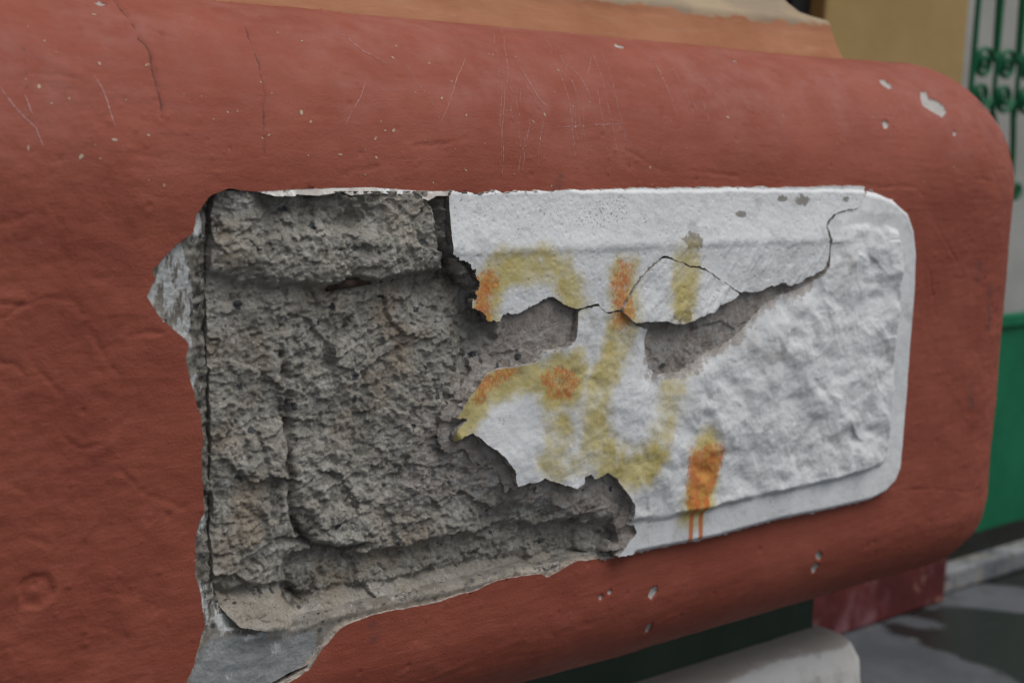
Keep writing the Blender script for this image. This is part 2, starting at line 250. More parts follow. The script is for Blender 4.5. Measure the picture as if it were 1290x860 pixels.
def relief(name, xs, zs, sdf, height, attrs_fn, place, skirt=0.008, jag=0.0012, jag_wl=0.012, seed=5, extra=None, rim_only=False):
    """grid relief trimmed to a signed outline, with a broken edge of real thickness"""
    X, Z = np.meshgrid(xs, zs)
    nz, nx = X.shape
    s = sdf(X, Z) + jag * fbm(X, Z, jag_wl, 4, 0.6, seed)
    gx = np.gradient(s, axis=1) / np.maximum(np.gradient(X, axis=1), 1e-9)
    gz = np.gradient(s, axis=0) / np.maximum(np.gradient(Z, axis=0), 1e-9)
    gl = np.hypot(gx, gz) + 1e-9
    cell = float(np.median(np.diff(xs)))
    near = np.abs(s) < 0.72 * cell
    step = np.clip(s / gl, -0.6 * cell, 0.6 * cell)
    X = np.where(near, X - step * gx / gl, X); Z = np.where(near, Z - step * gz / gl, Z)
    inside = (s < 0) | near
    q = inside[:-1, :-1] & inside[:-1, 1:] & inside[1:, 1:] & inside[1:, :-1]
    idx = np.arange(nz * nx).reshape(nz, nx)
    F = np.stack([idx[:-1, :-1][q], idx[:-1, 1:][q], idx[1:, 1:][q], idx[1:, :-1][q]], -1)
    used = np.unique(F)
    remap = np.full(nz * nx, -1); remap[used] = np.arange(len(used))
    F = remap[F]
    x = X.ravel()[used]; z = Z.ravel()[used]
    h = height(x, z)
    at = attrs_fn(x, z, h) if attrs_fn else {}
    V = place(x, z, h)
    at = dict(at); at['edge'] = np.zeros(len(x))
    if skirt:
        E = np.concatenate([F[:, [0, 1]], F[:, [1, 2]], F[:, [2, 3]], F[:, [3, 0]]])
        key = np.minimum(E[:, 0], E[:, 1]).astype(np.int64) * len(x) + np.maximum(E[:, 0], E[:, 1])
        _, inv, cnt = np.unique(key, return_inverse=True, return_counts=True)
        B = E[cnt[inv] == 1]
        if rim_only:
            nr = near.ravel()[used]
            B = B[nr[B[:, 0]] | nr[B[:, 1]]]
        bv = np.unique(B)
        r1 = np.full(len(x), -1); r1[bv] = np.arange(len(bv))
        n0 = len(x); nb = len(bv)
        rows = 4
        Vs = []
        for r in range(rows):
            f = r / (rows - 1)
            jx = 0.0008 * fbm(x[bv] + 3 * r, z[bv], 0.004, 2, 0.5, 77 + r) * (r > 0)
            Vs.append(place(x[bv] + jx, z[bv] + jx * 0.7, h[bv] - skirt * f))
        V = np.concatenate([V] + Vs)
        SF = []
        for r in range(rows - 1):
            a = n0 + r * nb + r1[B[:, 0]]; b = n0 + r * nb + r1[B[:, 1]]
            SF.append(np.stack([b, a, a + nb, b + nb], -1))
        F = np.concatenate([F] + SF)
        for k in at:
            at[k] = np.concatenate([at[k]] + [np.full(nb, 1.0) if k == 'edge' else at[k][bv]] * rows)
    if extra is not None:
        EV, EF = extra
        F = np.concatenate([F, EF + len(V)]); V = np.concatenate([V, EV])
        for k in at:
            at[k] = np.concatenate([at[k], np.zeros(len(EV))])
    return mesh_np(name, V, F, at)

def flat_place(x, z, h):
    return np.stack([x, -h, z], -1)

def box_vf(x0, x1, y0, y1, z0, z1):
    V = np.array([(x, y, z) for z in (z0, z1) for y in (y0, y1) for x in (x0, x1)], float)
    F = np.array([(0, 1, 5, 4), (1, 3, 7, 5), (3, 2, 6, 7), (2, 0, 4, 6), (4, 5, 7, 6), (0, 2, 3, 1)])
    return V, F

def box(name, x0, x1, y0, y1, z0, z1, mat, parent=None, bevel=0.0):
    V, F = box_vf(x0, x1, y0, y1, z0, z1)
    me = mesh_np(name, V, F, smooth=False)
    o = link(name, me, mat, parent)
    if bevel:
        b = o.modifiers.new('bevel', 'BEVEL'); b.width = bevel; b.segments = 3
    return o

def tube(name, pts, rad, mat, parent=None, seg=10, flat=1.0):
    pts = np.asarray(pts, float); n = len(pts)
    T = np.gradient(pts, axis=0); T /= np.linalg.norm(T, axis=1)[:, None] + 1e-12
    ref = np.array([0, 1.0, 0])
    V = []
    for p, t in zip(pts, T):
        a = ref - t * (ref @ t)
        if np.linalg.norm(a) < 1e-3:
            a = np.array([1.0, 0, 0]) - t * t[0]
        a /= np.linalg.norm(a); b = np.cross(t, a)
        for k in range(seg):
            th = 2 * math.pi * k / seg
            V.append(p + rad * (flat * a * math.cos(th) + b * math.sin(th)))
    F = []
    for i in range(n - 1):
        for k in range(seg):
            F.append((i * seg + k, i * seg + (k + 1) % seg, (i + 1) * seg + (k + 1) % seg, (i + 1) * seg + k))
    c0 = len(V); V.append(pts[0]); V.append(pts[-1])
    for k in range(0, seg, 2):
        F.append((c0, (k + 2) % seg, k + 1, k))
        e = (n - 1) * seg
        F.append((c0 + 1, e + k, e + k + 1, e + (k + 2) % seg))
    return link(name, mesh_np(name, np.array(V), np.array(F)), mat, parent)

# ------------------------------------------------------------------ materials
class NT:
    def __init__(self, name):
        self.m = bpy.data.materials.new(name); self.m.use_nodes = True
        self.t = self.m.node_tree; self.b = self.t.nodes['Principled BSDF']
        self.tc = self.t.nodes.new('ShaderNodeTexCoord')
    def n(self, typ, ins=None, **props):
        nd = self.t.nodes.new(typ)
        for k, v in props.items():
            setattr(nd, k, v)
        for k, v in (ins or {}).items():
            self.set(nd.inputs[k], v)
        return nd
    def set(self, sock, v):
        if hasattr(v, 'is_output') or isinstance(v, bpy.types.NodeSocket):
            self.t.links.new(v, sock)
        elif isinstance(v, (tuple, list)) and len(v) == 3 and sock.type == 'RGBA':
            sock.default_value = (*v, 1)
        else:
            sock.default_value = v
    def noise(self, scale, detail=5, rough=0.55, stretch=None, dist=0.0):
        co = self.tc.outputs['Object']
        if stretch:
            mp = self.n('ShaderNodeMapping', {'Vector': co, 'Scale': stretch}); co = mp.outputs[0]
        return self.n('ShaderNodeTexNoise', {'Vector': co, 'Scale': scale, 'Detail': detail, 'Roughness': rough, 'Distortion': dist}).outputs['Fac']
    def voro(self, scale, out='Distance', **kw):
        return self.n('ShaderNodeTexVoronoi', {'Vector': self.tc.outputs['Object'], 'Scale': scale}, **kw).outputs[out]
    def attr(self, name):
        return self.n('ShaderNodeAttribute', attribute_name=name).outputs['Fac']
    def mr(self, v, a, b, c=0.0, d=1.0, smooth=True):
        return self.n('ShaderNodeMapRange', {'Value': v, 'From Min': a, 'From Max': b, 'To Min': c, 'To Max': d},
                      interpolation_type='SMOOTHSTEP' if smooth else 'LINEAR').outputs[0]
    def ma(self, op, a, b=0.0):
        nd = self.n('ShaderNodeMath', operation=op); self.set(nd.inputs[0], a); self.set(nd.inputs[1], b); return nd.outputs[0]
    def mix(self, f, a, b, mode='MIX'):
        nd = self.t.nodes.new('ShaderNodeMix'); nd.data_type = 'RGBA'; nd.blend_type = mode; nd.clamp_factor = True
        self.set(nd.inputs[0], f); self.set(nd.inputs[6], a); self.set(nd.inputs[7], b)
        return nd.outputs[2]
    def bump(self, h, dist, strength=1.0, prev=None):
        nd = self.n('ShaderNodeBump', {'Height': h, 'Distance': dist, 'Strength': strength})
        if prev is not None: self.t.links.new(prev, nd.inputs['Normal'])
        return nd.outputs[0]
    def out(self, col, rough=0.9, normal=None, spec=0.3):
        self.set(self.b.inputs['Base Color'], col); self.set(self.b.inputs['Roughness'], rough)
        self.b.inputs['Specular IOR Level'].default_value = spec
        if normal is not None: self.t.links.new(normal, self.b.inputs['Normal'])
        return self.m

def mat_red():
    k = NT('red_paint')
    a = k.noise(9, 6, 0.6); b = k.noise(60, 6, 0.65, (0.35, 1, 1.6)); c = k.noise(400, 3, 0.6)
    col = k.mix(k.mr(a, 0.35, 0.68), (0.272, 0.066, 0.040), (0.318, 0.085, 0.053))
    col = k.mix(k.mr(b, 0.52, 0.80, 0, 0.5), col, (0.36, 0.115, 0.085))
    col = k.mix(k.ma('MULTIPLY', k.mr(c, 0.55, 0.8), 0.35), col, (0.22, 0.05, 0.036))
    col = k.mix(k.ma('MULTIPLY', k.attr('top_sheen'), k.mr(k.noise(35, 8, 0.7), 0.3, 0.7)), col, (0.42, 0.20, 0.175))  # pale pink sky sheen painted into the red near the top
    sm = k.ma('MULTIPLY', k.mr(k.attr('smudge'), 0.1, 0.8), k.mr(k.noise(90, 5, 0.6), 0.3, 0.6))
    col = k.mix(k.ma('MULTIPLY', sm, 0.6), col, (0.12, 0.06, 0.055))
    cr = k.attr('crack')
    col = k.mix(k.mr(cr, 0.28, 0.75, 0.0, 0.75), col, (0.075, 0.03, 0.026))
    ch = k.ma('ADD', k.attr('chip'), k.mr(k.noise(260, 4, 0.6), 0, 1, -0.25, 0.25))
    chm = k.mr(ch, 0.0, 0.12)
    chc = k.mix(k.mr(k.noise(500, 4, 0.6), 0.4, 0.65), (0.50, 0.48, 0.45), (0.36, 0.34, 0.32))
    col = k.mix(chm, col, chc)
    col = k.mix(k.attr('edge'), col, k.mix(k.mr(k.noise(220, 4, 0.6), 0.42, 0.6), (0.50, 0.44, 0.39), (0.25, 0.21, 0.18)))
    hgt = k.ma('ADD', k.ma('MULTIPLY', k.noise(300, 4, 0.65, (0.3, 1, 1.4)), 0.4), k.ma('MULTIPLY', k.noise(430, 4, 0.75), 0.8))
    nb = k.bump(hgt, 0.0009, 0.9)
    return k.out(col, k.mr(b, 0.3, 0.7, 0.58, 0.80), nb, 0.26)

def mat_stone():
    k = NT('broken_concrete_stone')
    a = k.noise(14, 9, 0.65); b = k.noise(75, 8, 0.7); g = k.noise(700, 4, 0.7); c = k.noise(5.5, 4, 0.6)
    col = k.mix(k.mr(a, 0.36, 0.64), (0.40, 0.372, 0.322), (0.55, 0.52, 0.46))
    col = k.mix(k.mr(b, 0.5, 0.66), col, (0.66, 0.635, 0.585))
    col = k.mix(k.mr(b, 0.42, 0.31), col, (0.15, 0.13, 0.108))
    col = k.mix(k.ma('MULTIPLY', k.attr('tan'), k.mr(k.noise(22, 6, 0.6), 0.35, 0.6)), col, (0.50, 0.412, 0.315))
    mo = k.mix(k.mr(k.noise(60, 8, 0.65), 0.38, 0.66), (0.40, 0.345, 0.305), (0.62, 0.56, 0.51))
    col = k.mix(k.attr('mort'), col, mo)
    ef = k.ma('MULTIPLY', k.attr('lime'), k.mr(k.noise(95, 7, 0.7), 0.46, 0.60))
    col = k.mix(ef, col, (0.58, 0.57, 0.55))
    col = k.mix(k.mr(g, 0.56, 0.70, 0, 0.6), col, (0.09, 0.08, 0.07))
    col = k.mix(k.mr(g, 0.44, 0.30, 0, 0.7), col, (0.66, 0.63, 0.58))
    col = k.mix(k.ma('MULTIPLY', k.attr('mort'), 0.55), col, mo)
    col = k.mix(k.ma('MULTIPLY', ef, 0.5), col, (0.62, 0.61, 0.59))
    st = k.mr(k.ma('ADD', k.attr('stain_dark'), k.mr(k.noise(48, 7, 0.7), 0.3, 0.7, -0.4, 0.4, False)), 0.30, 0.75)
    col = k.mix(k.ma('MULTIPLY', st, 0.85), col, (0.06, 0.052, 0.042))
    col = k.mix(k.ma('MULTIPLY', k.attr('groove'), 0.75), col, (0.075, 0.058, 0.048))
    sp = k.noise(330, 3, 0.8)
    col = k.mix(k.mr(sp, 0.54, 0.66, 0, 0.6), col, (0.56, 0.535, 0.50))
    col = k.mix(k.mr(sp, 0.41, 0.31, 0, 0.6), col, (0.11, 0.10, 0.086))
    # small blue grey grit
    v = k.n('ShaderNodeTexVoronoi', {'Vector': k.tc.outputs['Object'], 'Scale': 95.0})
    pick = k.ma('GREATER_THAN', k.n('ShaderNodeSeparateColor', {0: v.outputs['Color']}).outputs[0], 0.93)
    gm = k.ma('MULTIPLY', pick, k.mr(k.ma('ADD', v.outputs['Distance'], k.mr(k.noise(240, 4, 0.6), 0, 1, -0.3, 0.3)), 0.32, 0.24))
    col = k.mix(gm, col, (0.12, 0.125, 0.13))
    n1 = k.bump(k.noise(230, 6, 0.8), 0.0035, 1.0)
    n2 = k.bump(g, 0.0014, 0.9, n1)
    return k.out(col, 0.95, n2, 0.2)

def mat_white():
    k = NT('white_painted_plaster')
    a = k.noise(8, 7, 0.62); b = k.noise(55, 8, 0.7); g = k.noise(520, 5, 0.65)
    col = k.mix(k.mr(a, 0.38, 0.66), (0.70, 0.715, 0.725), (0.79, 0.80, 0.81))
    col = k.mix(k.mr(b, 0.58, 0.76, 0, 0.5), col, (0.56, 0.545, 0.52))
    col = k.mix(k.mr(k.noise(20, 7, 0.7), 0.56, 0.74, 0, 0.6), col, (0.47, 0.43, 0.39))
    col = k.mix(k.mr(k.noise(30, 5, 0.65, (1, 1, 1.3)), 0.54, 0.70, 0, 0.55), col, (0.44, 0.44, 0.435))
    pits = k.ma('MULTIPLY', k.mr(g, 0.57, 0.65), k.ma('ADD', k.mr(k.noise(26, 5, 0.6), 0.50, 0.66), k.attr('band')))
    col = k.mix(k.ma('MULTIPLY', pits, 0.75), col, (0.17, 0.155, 0.14))
    gr = k.mr(k.ma('ADD', k.attr('scab'), k.mr(k.noise(130, 6, 0.7), 0.25, 0.75, -0.75, 0.75, False)), 0.0, 0.15)
    col = k.mix(gr, col, (0.30, 0.285, 0.265))
    ye = k.mr(k.ma('ADD', k.attr('yellow'), k.mr(k.noise(70, 8, 0.72), 0.25, 0.75, -0.22, 0.22, False)), 0.08, 0.80)
    yc = k.mix(k.mr(k.noise(45, 6, 0.7), 0.36, 0.66), (0.60, 0.51, 0.20), (0.48, 0.37, 0.07))
    col = k.mix(k.ma('MULTIPLY', ye, 0.88), col, yc)
    stk = k.noise(330, 5, 0.7, (1.4, 1, 0.7))
    orr = k.mr(k.ma('ADD', k.attr('orange'), k.mr(stk, 0.3, 0.7, -0.36, 0.36, False)), 0.25, 0.75)
    oc = k.mix(k.mr(k.noise(120, 4, 0.6), 0.4, 0.62), (0.60, 0.17, 0.045), (0.60, 0.27, 0.06))
    col = k.mix(k.ma('MULTIPLY', orr, 0.9), col, oc)
    col = k.mix(k.attr('drip'), col, (0.60, 0.18, 0.045))
    bare = k.mr(k.ma('ADD', k.attr('bare'), k.mr(k.noise(85, 7, 0.7), 0.3, 0.7, -0.45, 0.45, False)), 0.45, 0.6)
    col = k.mix(bare, col, k.mix(k.mr(k.noise(60, 8, 0.65), 0.38, 0.66), (0.42, 0.375, 0.345), (0.63, 0.59, 0.55)))
    ed = k.mix(k.mr(k.noise(150, 6, 0.65), 0.4, 0.62), (0.25, 0.225, 0.20), (0.52, 0.485, 0.45))
    ed = k.mix(k.ma('MULTIPLY', k.attr('sooty'), 0.75), ed, (0.10, 0.09, 0.075))
    col = k.mix(k.attr('edge'), col, ed)
    n1 = k.bump(k.noise(150, 7, 0.7), 0.0011, 0.55)
    n2 = k.bump(g, 0.0006, 0.5, n1)
    return k.out(col, 0.88, n2, 0.25)

def mat_exposed():
    k = NT('exposed_undercoat_plaster')
    a = k.noise(40, 8, 0.7); g = k.noise(600, 4, 0.65)
    col = k.mix(k.mr(a, 0.38, 0.62), (0.16, 0.145, 0.122), (0.29, 0.27, 0.238))
    grit = k.n('ShaderNodeTexVoronoi', {'Vector': k.tc.outputs['Object'], 'Scale': 160.0})
    pick = k.ma('GREATER_THAN', k.n('ShaderNodeSeparateColor', {0: grit.outputs['Color']}).outputs[0], 0.72)
    col = k.mix(k.ma('MULTIPLY', pick, k.mr(grit.outputs['Distance'], 0.4, 0.3)), col, (0.085, 0.085, 0.088))
    sheet = k.mix(k.mr(k.noise(60, 7, 0.6, (1, 1, 2.2)), 0.35, 0.7), (0.25, 0.265, 0.27), (0.37, 0.375, 0.37))
    col = k.mix(k.attr('sheet'), col, sheet)
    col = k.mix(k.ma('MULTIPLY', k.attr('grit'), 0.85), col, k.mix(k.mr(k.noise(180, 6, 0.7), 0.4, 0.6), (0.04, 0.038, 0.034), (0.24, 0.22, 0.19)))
    w = k.mr(k.ma('ADD', k.attr('white'), k.mr(k.noise(110, 7, 0.7, (1.6, 1, 0.55)), 0.3, 0.7, -0.6, 0.6, False)), 0.30, 0.50)
    col = k.mix(w, col, k.mix(k.mr(k.noise(300, 4, 0.6), 0.4, 0.6), (0.56, 0.585, 0.59), (0.43, 0.43, 0.41)))
    col = k.mix(k.ma('MULTIPLY', k.attr('beige'), k.mr(k.noise(130, 6, 0.7), 0.36, 0.52)), col, (0.55, 0.48, 0.40))
    col = k.mix(k.mr(g, 0.58, 0.72, 0, 0.5), col, (0.09, 0.085, 0.075))
    n1 = k.bump(k.noise(160, 7, 0.7), 0.0016, 0.8)
    return k.out(col, 0.92, k.bump(g, 0.0007, 0.7, n1), 0.25)

def mat_plain(name, c1, c2, scale=20, rough=0.8, bump=0.0015, c3=None, spec=0.3, stretch=None):
    k = NT(name)
    a = k.noise(scale, 7, 0.65, stretch)
    col = k.mix(k.mr(a, 0.35, 0.67), c1, c2)
    if c3:
        col = k.mix(k.mr(k.noise(scale * 0.37, 8, 0.7, stretch), 0.54, 0.70), col, c3)
    return k.out(col, rough, k.bump(k.noise(scale * 6, 6, 0.65, stretch), bump, 0.7) if bump else None, spec)

M_RED = mat_red(); M_STONE = mat_stone(); M_WHITE = mat_white(); M_EXP = mat_exposed()
M_ORANGE = None

# ------------------------------------------------------------------ setting
def mat_ground():
    k = NT('street_paving')
    a = k.noise(4, 8, 0.65); b = k.noise(1.7, 5, 0.55, dist=0.6); g = k.noise(160, 5, 0.7)
    col = k.mix(k.mr(a, 0.35, 0.68), (0.052, 0.058, 0.067), (0.10, 0.107, 0.118))
    col = k.mix(k.mr(k.noise(9, 7, 0.7), 0.52, 0.64, 0, 0.7), col, (0.035, 0.036, 0.038))
    col = k.mix(k.mr(k.noise(14, 6, 0.7), 0.60, 0.70, 0, 0.7), col, (0.17, 0.165, 0.155))
    wet = k.mr(b, 0.475, 0.53)
    col = k.mix(wet, col, (0.02, 0.02, 0.02))
    col = k.mix(k.mr(g, 0.55, 0.75, 0, 0.4), col, (0.22, 0.22, 0.22))
    k.set(k.b.inputs['Base Color'], col)
    return k.out(col, k.mr(wet, 0, 1, 0.85, 0.12), k.bump(g, 0.004, 0.5), 0.5)

GZ = -0.75
gr_ = 900.0
V, F = np.array([(-gr_, -gr_, GZ), (gr_, -gr_, GZ), (gr_, gr_, GZ), (-gr_, gr_, GZ)]), np.array([(0, 1, 2, 3)])
ground = tag(link('street_ground', mesh_np('street_ground', V, F, smooth=False), mat_ground()), kind='structure')

# ------------------------------------------------------------------ the pillar
X1, RT, RB, RC, ZT, ZB = 0.837, 0.148, 0.095, 0.152, 0.2575, -0.3335
XC = X1 - RC
def block_surface(u, v, h):
    """rounded block face: u runs along the face and round the corner, v up it; h lifts along the normal"""
    vt = ZT - RT; vb = ZB + RB
    a = np.clip((v - vt) / RT, 0, np.pi / 2); b = np.clip((vb - v) / RB, 0, np.pi / 2)
    top = v > vt; bot = v < vb
    ph = np.where(top, a, np.where(bot, -b, 0.0))
    Rr = np.where(top, RT, RB)
    ext = np.where(top, np.maximum(v - vt - RT * np.pi / 2, 0), np.where(bot, np.maximum(vb - v - RB * np.pi / 2, 0), 0))
    out = Rr * np.cos(ph) - Rr - ext
    z = np.where(top, vt + RT * np.sin(a), np.where(bot, vb - RB * np.sin(b), v))
    th = np.clip((u - XC) / RC, 0, np.pi / 2)
    side = np.maximum(u - XC - RC * np.pi / 2, 0)
    rad = np.maximum(RC + out, 0.0005)
    flat = u < XC
    x = np.where(flat, u, XC + rad * np.sin(th))
    y = np.where(flat, -out, RC - rad * np.cos(th) + side)
    nx = np.cos(ph) * np.where(flat, 0, np.sin(th)); ny = -np.cos(ph) * np.where(flat, 1, np.cos(th)); nz = np.sin(ph)
    return np.stack([x + nx * h, y + ny * h, z + nz * h], -1)

HOLE = P2('HOLE')
CR = [np.array(c, float) / 1000 for c in D['CRACKS']]
SC = [np.array(c, float) / 1000 for c in D['SCRATCH']]
CH = [np.array(c, float) / 1000 for c in D['CHIPS']]
DN = [np.array(c[0], float) / 1000 for c in D['DENTS']]
SMU = [np.array(c, float) / 1000 for c in D['SMUDGE']]
CR_DEPTH = [1.0, 0.5, 0.6] + [0.55] * 40

def near_box(u, v, pts, pad):
    lo = pts.min(0) - pad; hi = pts.max(0) + pad
    return (u > lo[0]) & (u < hi[0]) & (v > lo[1]) & (v < hi[1])

def crack_field(u, v, want='h'):
    o = np.zeros(u.shape)
    ju = u + 0.0022 * fbm(u, v, 0.012, 3, 0.6, 301); jv = v + 0.0022 * fbm(u, v, 0.012, 3, 0.6, 302)
    for i, c in enumerate(CR):
        m = near_box(u, v, c, 0.015)
        if not m.any(): continue
        d = seg_dist(ju[m], jv[m], c)
        dp = CR_DEPTH[i]
        fade = (0.75 if i < 3 else 0.45) + (0.25 if i < 3 else 0.55) * sstep(-0.15, 0.35, fbm(u[m], v[m], 0.03, 2, 0.5, 320 + i))
        if want == 'h':
            w = 0.0016
            o[m] -= 0.0013 * dp * fade * np.exp(-(d / w) ** 2)
            o[m] += 0.0005 * dp * fade * np.exp(-((d - 0.004) / 0.004) ** 2) * (fbm(u[m], v[m], 0.02, 2, 0.5, 340) > 0)
        else:
            o[m] = np.maximum(o[m], (1 if i == 0 else 0.80 if i == 1 else 0.5) * fade * np.exp(-(d / (0.0010 if i < 3 else 0.0010)) ** 2))
    return o

def red_height(u, v):
    h = 0.0022 * fbm(u, v, 0.22, 3, 0.5, 11) + 0.0011 * fbm(u, v, 0.05, 3, 0.5, 21)
    h += 0.00030 * fbm(u * 0.22, v, 0.008, 3, 0.55, 31) + 0.00022 * fbm(u * 0.10, v, 0.0045, 2, 0.6, 33) * sstep(-0.1, 0.3, fbm(u, v, 0.2, 2, 0.5, 34))                      # brush and trowel drags
    rough = sstep(-0.1, 0.35, fbm(u, v, 0.12, 2, 0.5, 41))
    h += 0.0010 * rough * np.abs(fbm(u * 0.6, v, 0.028, 4, 0.55, 45))
    f1, f2, idv = worley(u, v, 0.011, 51)
    h += 0.0011 * (idv > 0.78) * np.clip(1 - f1 / 0.20, 0, 1) * sstep(-0.2, 0.3, fbm(u, v, 0.1, 2, 0.5, 53))
    f1, f2, idv = worley(u, v, 0.03, 52)
    h -= 0.0012 * (idv > 0.86) * np.clip(1 - f1 / 0.10, 0, 1)
    # lumpier skin on the left of the break and round the far corner
    lm = np.maximum(sstep(-0.27, -0.34, u), sstep(0.60, 0.72, u) * 0.8)
    h += lm * (0.0016 * fbm(u, v, 0.035, 4, 0.5, 61) + 0.0007 * np.abs(fbm(u, v, 0.018, 3, 0.5, 66)))
    h += crack_field(u, v, 'h')
    for i, c in enumerate(DN):
        r = (0.0135, 0.006, 0.005, 0.005)[i]
        m = near_box(u, v, c[None], r * 2.5)
        d = np.hypot(u[m] - c[0], (v[m] - c[1])) * (1 + 0.35 * fbm(u[m], v[m], r * 0.9, 3, 0.6, 71))
        h[m] += -0.0016 * (r / 0.012) * (1 if i == 0 else 0.6) * sstep(r, r * 0.7, d) + 0.0005 * (i == 0) * np.exp(-((d - r) / (r * 0.25)) ** 2) * sstep(-.1, .3, fbm(u[m], v[m], .012, 2, .5, 73)) + 0.0011 * (r / .012) * np.exp(-(d / (r * .5)) ** 2)
    for c in CH:
        m = near_box(u, v, c, 0.01)
        if m.any():
            h[m] -= 0.0026 * sstep(0.0006, -0.0012, poly_sdf(u[m], v[m], c))
    # paint rolled thin towards the break
    return h

def red_attrs(u, v, h):
    chip = np.full(u.shape, -1.0)
    for c in CH:
        m = near_box(u, v, c, 0.012)
        if m.any():
            chip[m] = np.maximum(chip[m], -poly_sdf(u[m], v[m], c) / 0.004)
    sm = np.zeros(u.shape)
    for i, c in enumerate(SMU):
        m = near_box(u, v, c, 0.03)
        if m.any():
            sm[m] = np.maximum(sm[m], np.exp(-(seg_dist(u[m], v[m], c) / (0.006 if i < 4 else 0.005 if i != 4 else 0.0004)) ** 2))
    return {'chip': np.clip(chip, -1, 1), 'crack': crack_field(u, v, 'c'), 'smudge': sm,
            'top_sheen': 0.38 * sstep(0.09, 0.24, v) * (0.4 + 0.6 * sstep(-.2, .3, fbm(u, v, 0.15, 3, 0.5, 91)))}  # sheen put into the colour, growing up the rounded top

pillar = empty('rusticated_pillar', (0.1, 0.3, GZ),
               'red stuccoed pillar base with a broken white tablet baring grey stone', 'pillar')
VTOP = ZT - RT + RT * math.pi / 2 + 0.003
VBOT = ZB + RB - RB * math.pi / 2 - 0.054
us = np.concatenate([np.linspace(-1.1, -0.47, 30)[:-1], np.arange(-0.47, 0.80, 0.0015), np.linspace(0.80, 1.02, 90)[1:], np.linspace(1.02, 1.5, 30)[1:]])
vs = np.concatenate([np.linspace(VBOT, -0.36, 20)[:-1], np.arange(-0.36, 0.31, 0.0015), np.linspace(0.31, VTOP, 18)[1:]])
EV, EF = box_vf(-1.098, XC - 0.004, 0.149, 0.95, ZB + 0.004, ZT - 0.005)
red = link('red_block', relief('red_block', us, vs, lambda x, z: -poly_sdf(x, z, HOLE), red_height, red_attrs, block_surface,
                               skirt=0.010, jag=0.0010, jag_wl=0.010, seed=101, extra=(EV, EF), rim_only=True), M_RED, pillar)
tag(red, 'rounded red painted stucco block, chipped and cracked')

# scratches and flecks on the red paint ---------------------------------------
rng = np.random.default_rng(4)
def on_block(u, v, lift):
    u = np.atleast_1d(u); v = np.atleast_1d(v)
    return block_surface(u, v, red_height(u, v) + lift)

_r2 = np.random.default_rng(12)
SC = SC[:28] + [c + np.array([_r2.uniform(-0.014, 0.014), _r2.uniform(-0.012, 0.006)]) for c in SC[4:22]] + [c * [1, 1] + np.array([_r2.uniform(0.01, 0.03), 0.004]) for c in SC[8:20]]
SV, SF = [], []
for i, c in enumerate(SC):
    L = np.concatenate([[0], np.cumsum(np.hypot(*np.diff(c, axis=0).T))])
    n = max(6, int(L[-1] / 0.0016))
    t = np.linspace(0, L[-1], n)
    u = np.interp(t, L, c[:, 0]); v = np.interp(t, L, c[:, 1])
    u = u + 0.0012 * fbm(t + i, t * 0, 0.02, 3, 0.6, 400 + i); v = v + 0.0005 * fbm(t + i, t * 0, 0.02, 3, 0.6, 500 + i)
    on_ = fbm(t, t * 0 + i, 0.014, 3, 0.7, 600 + i) > (-0.12 if i % 3 else -0.3)
    w = 0.00026 * (0.5 + rng.random(n) * 1.0) * (1.5 if i in (0, 6, 9, 11) else 0.85) * np.sin(np.linspace(0.15, math.pi - 0.15, n)) ** 0.5
    if 25 <= i < 28: w *= 2.0
    if i >= 28: w *= 0.7
    du = np.gradient(u); dv = np.gradient(v); l = np.hypot(du, dv) + 1e-12
    a = on_block(u - dv / l * w, v + du / l * w, 0.00025); b = on_block(u + dv / l * w, v - du / l * w, 0.00025)
    base = len(SV)
    for k in range(n):
        SV += [a[k], b[k]]
    for k in range(n - 1):
        if on_[k]:
            SF.append((base + 2 * k, base + 2 * k + 1, base + 2 * k + 3, base + 2 * k + 2))
M_SCR = mat_plain('pale_scratch', (0.38, 0.15, 0.125), (0.52, 0.33, 0.30), 300, 0.9, 0)
sc_o = link('scratch_marks', mesh_np('scratch_marks', np.array(SV), np.array(SF)), M_SCR, pillar)
tag(sc_o, kind='stuff')

FV, FF = [], []
for k in range(130):
    if k < 95:
        u = rng.uniform(-0.45, 0.10); v = rng.uniform(0.12, 0.27)
        if rng.random() < 0.35 * (u + 0.45) / 0.5: continue
    else:
        u = rng.uniform(-0.40, 0.66); v = rng.uniform(0.12, 0.2)
    s = rng.uniform(0.00035, 0.0009) * (1.6 if rng.random() < 0.12 else 1)
    an = rng.uniform(0, math.pi); el = rng.uniform(1.0, 2.4)
    base = len(FV)
    for q in range(6):
        a = q * math.pi / 3; r = s * rng.uniform(0.7, 1.2)
        pu = r * el * math.cos(a); pv = r * math.sin(a)
        FV.append(on_block(u + pu * math.cos(an) - pv * math.sin(an), v + pu * math.sin(an) + pv * math.cos(an), 0.0003)[0])
    FF += [(base, base + 1, base + 2, base + 3), (base, base + 3, base + 4, base + 5)]
fl_o = link('paint_flecks', mesh_np('paint_flecks', np.array(FV), np.array(FF)), mat_plain('cream_fleck', (0.42, 0.28, 0.18), (0.50, 0.40, 0.31), 60, 0.9, 0), pillar)
tag(fl_o, kind='stuff')

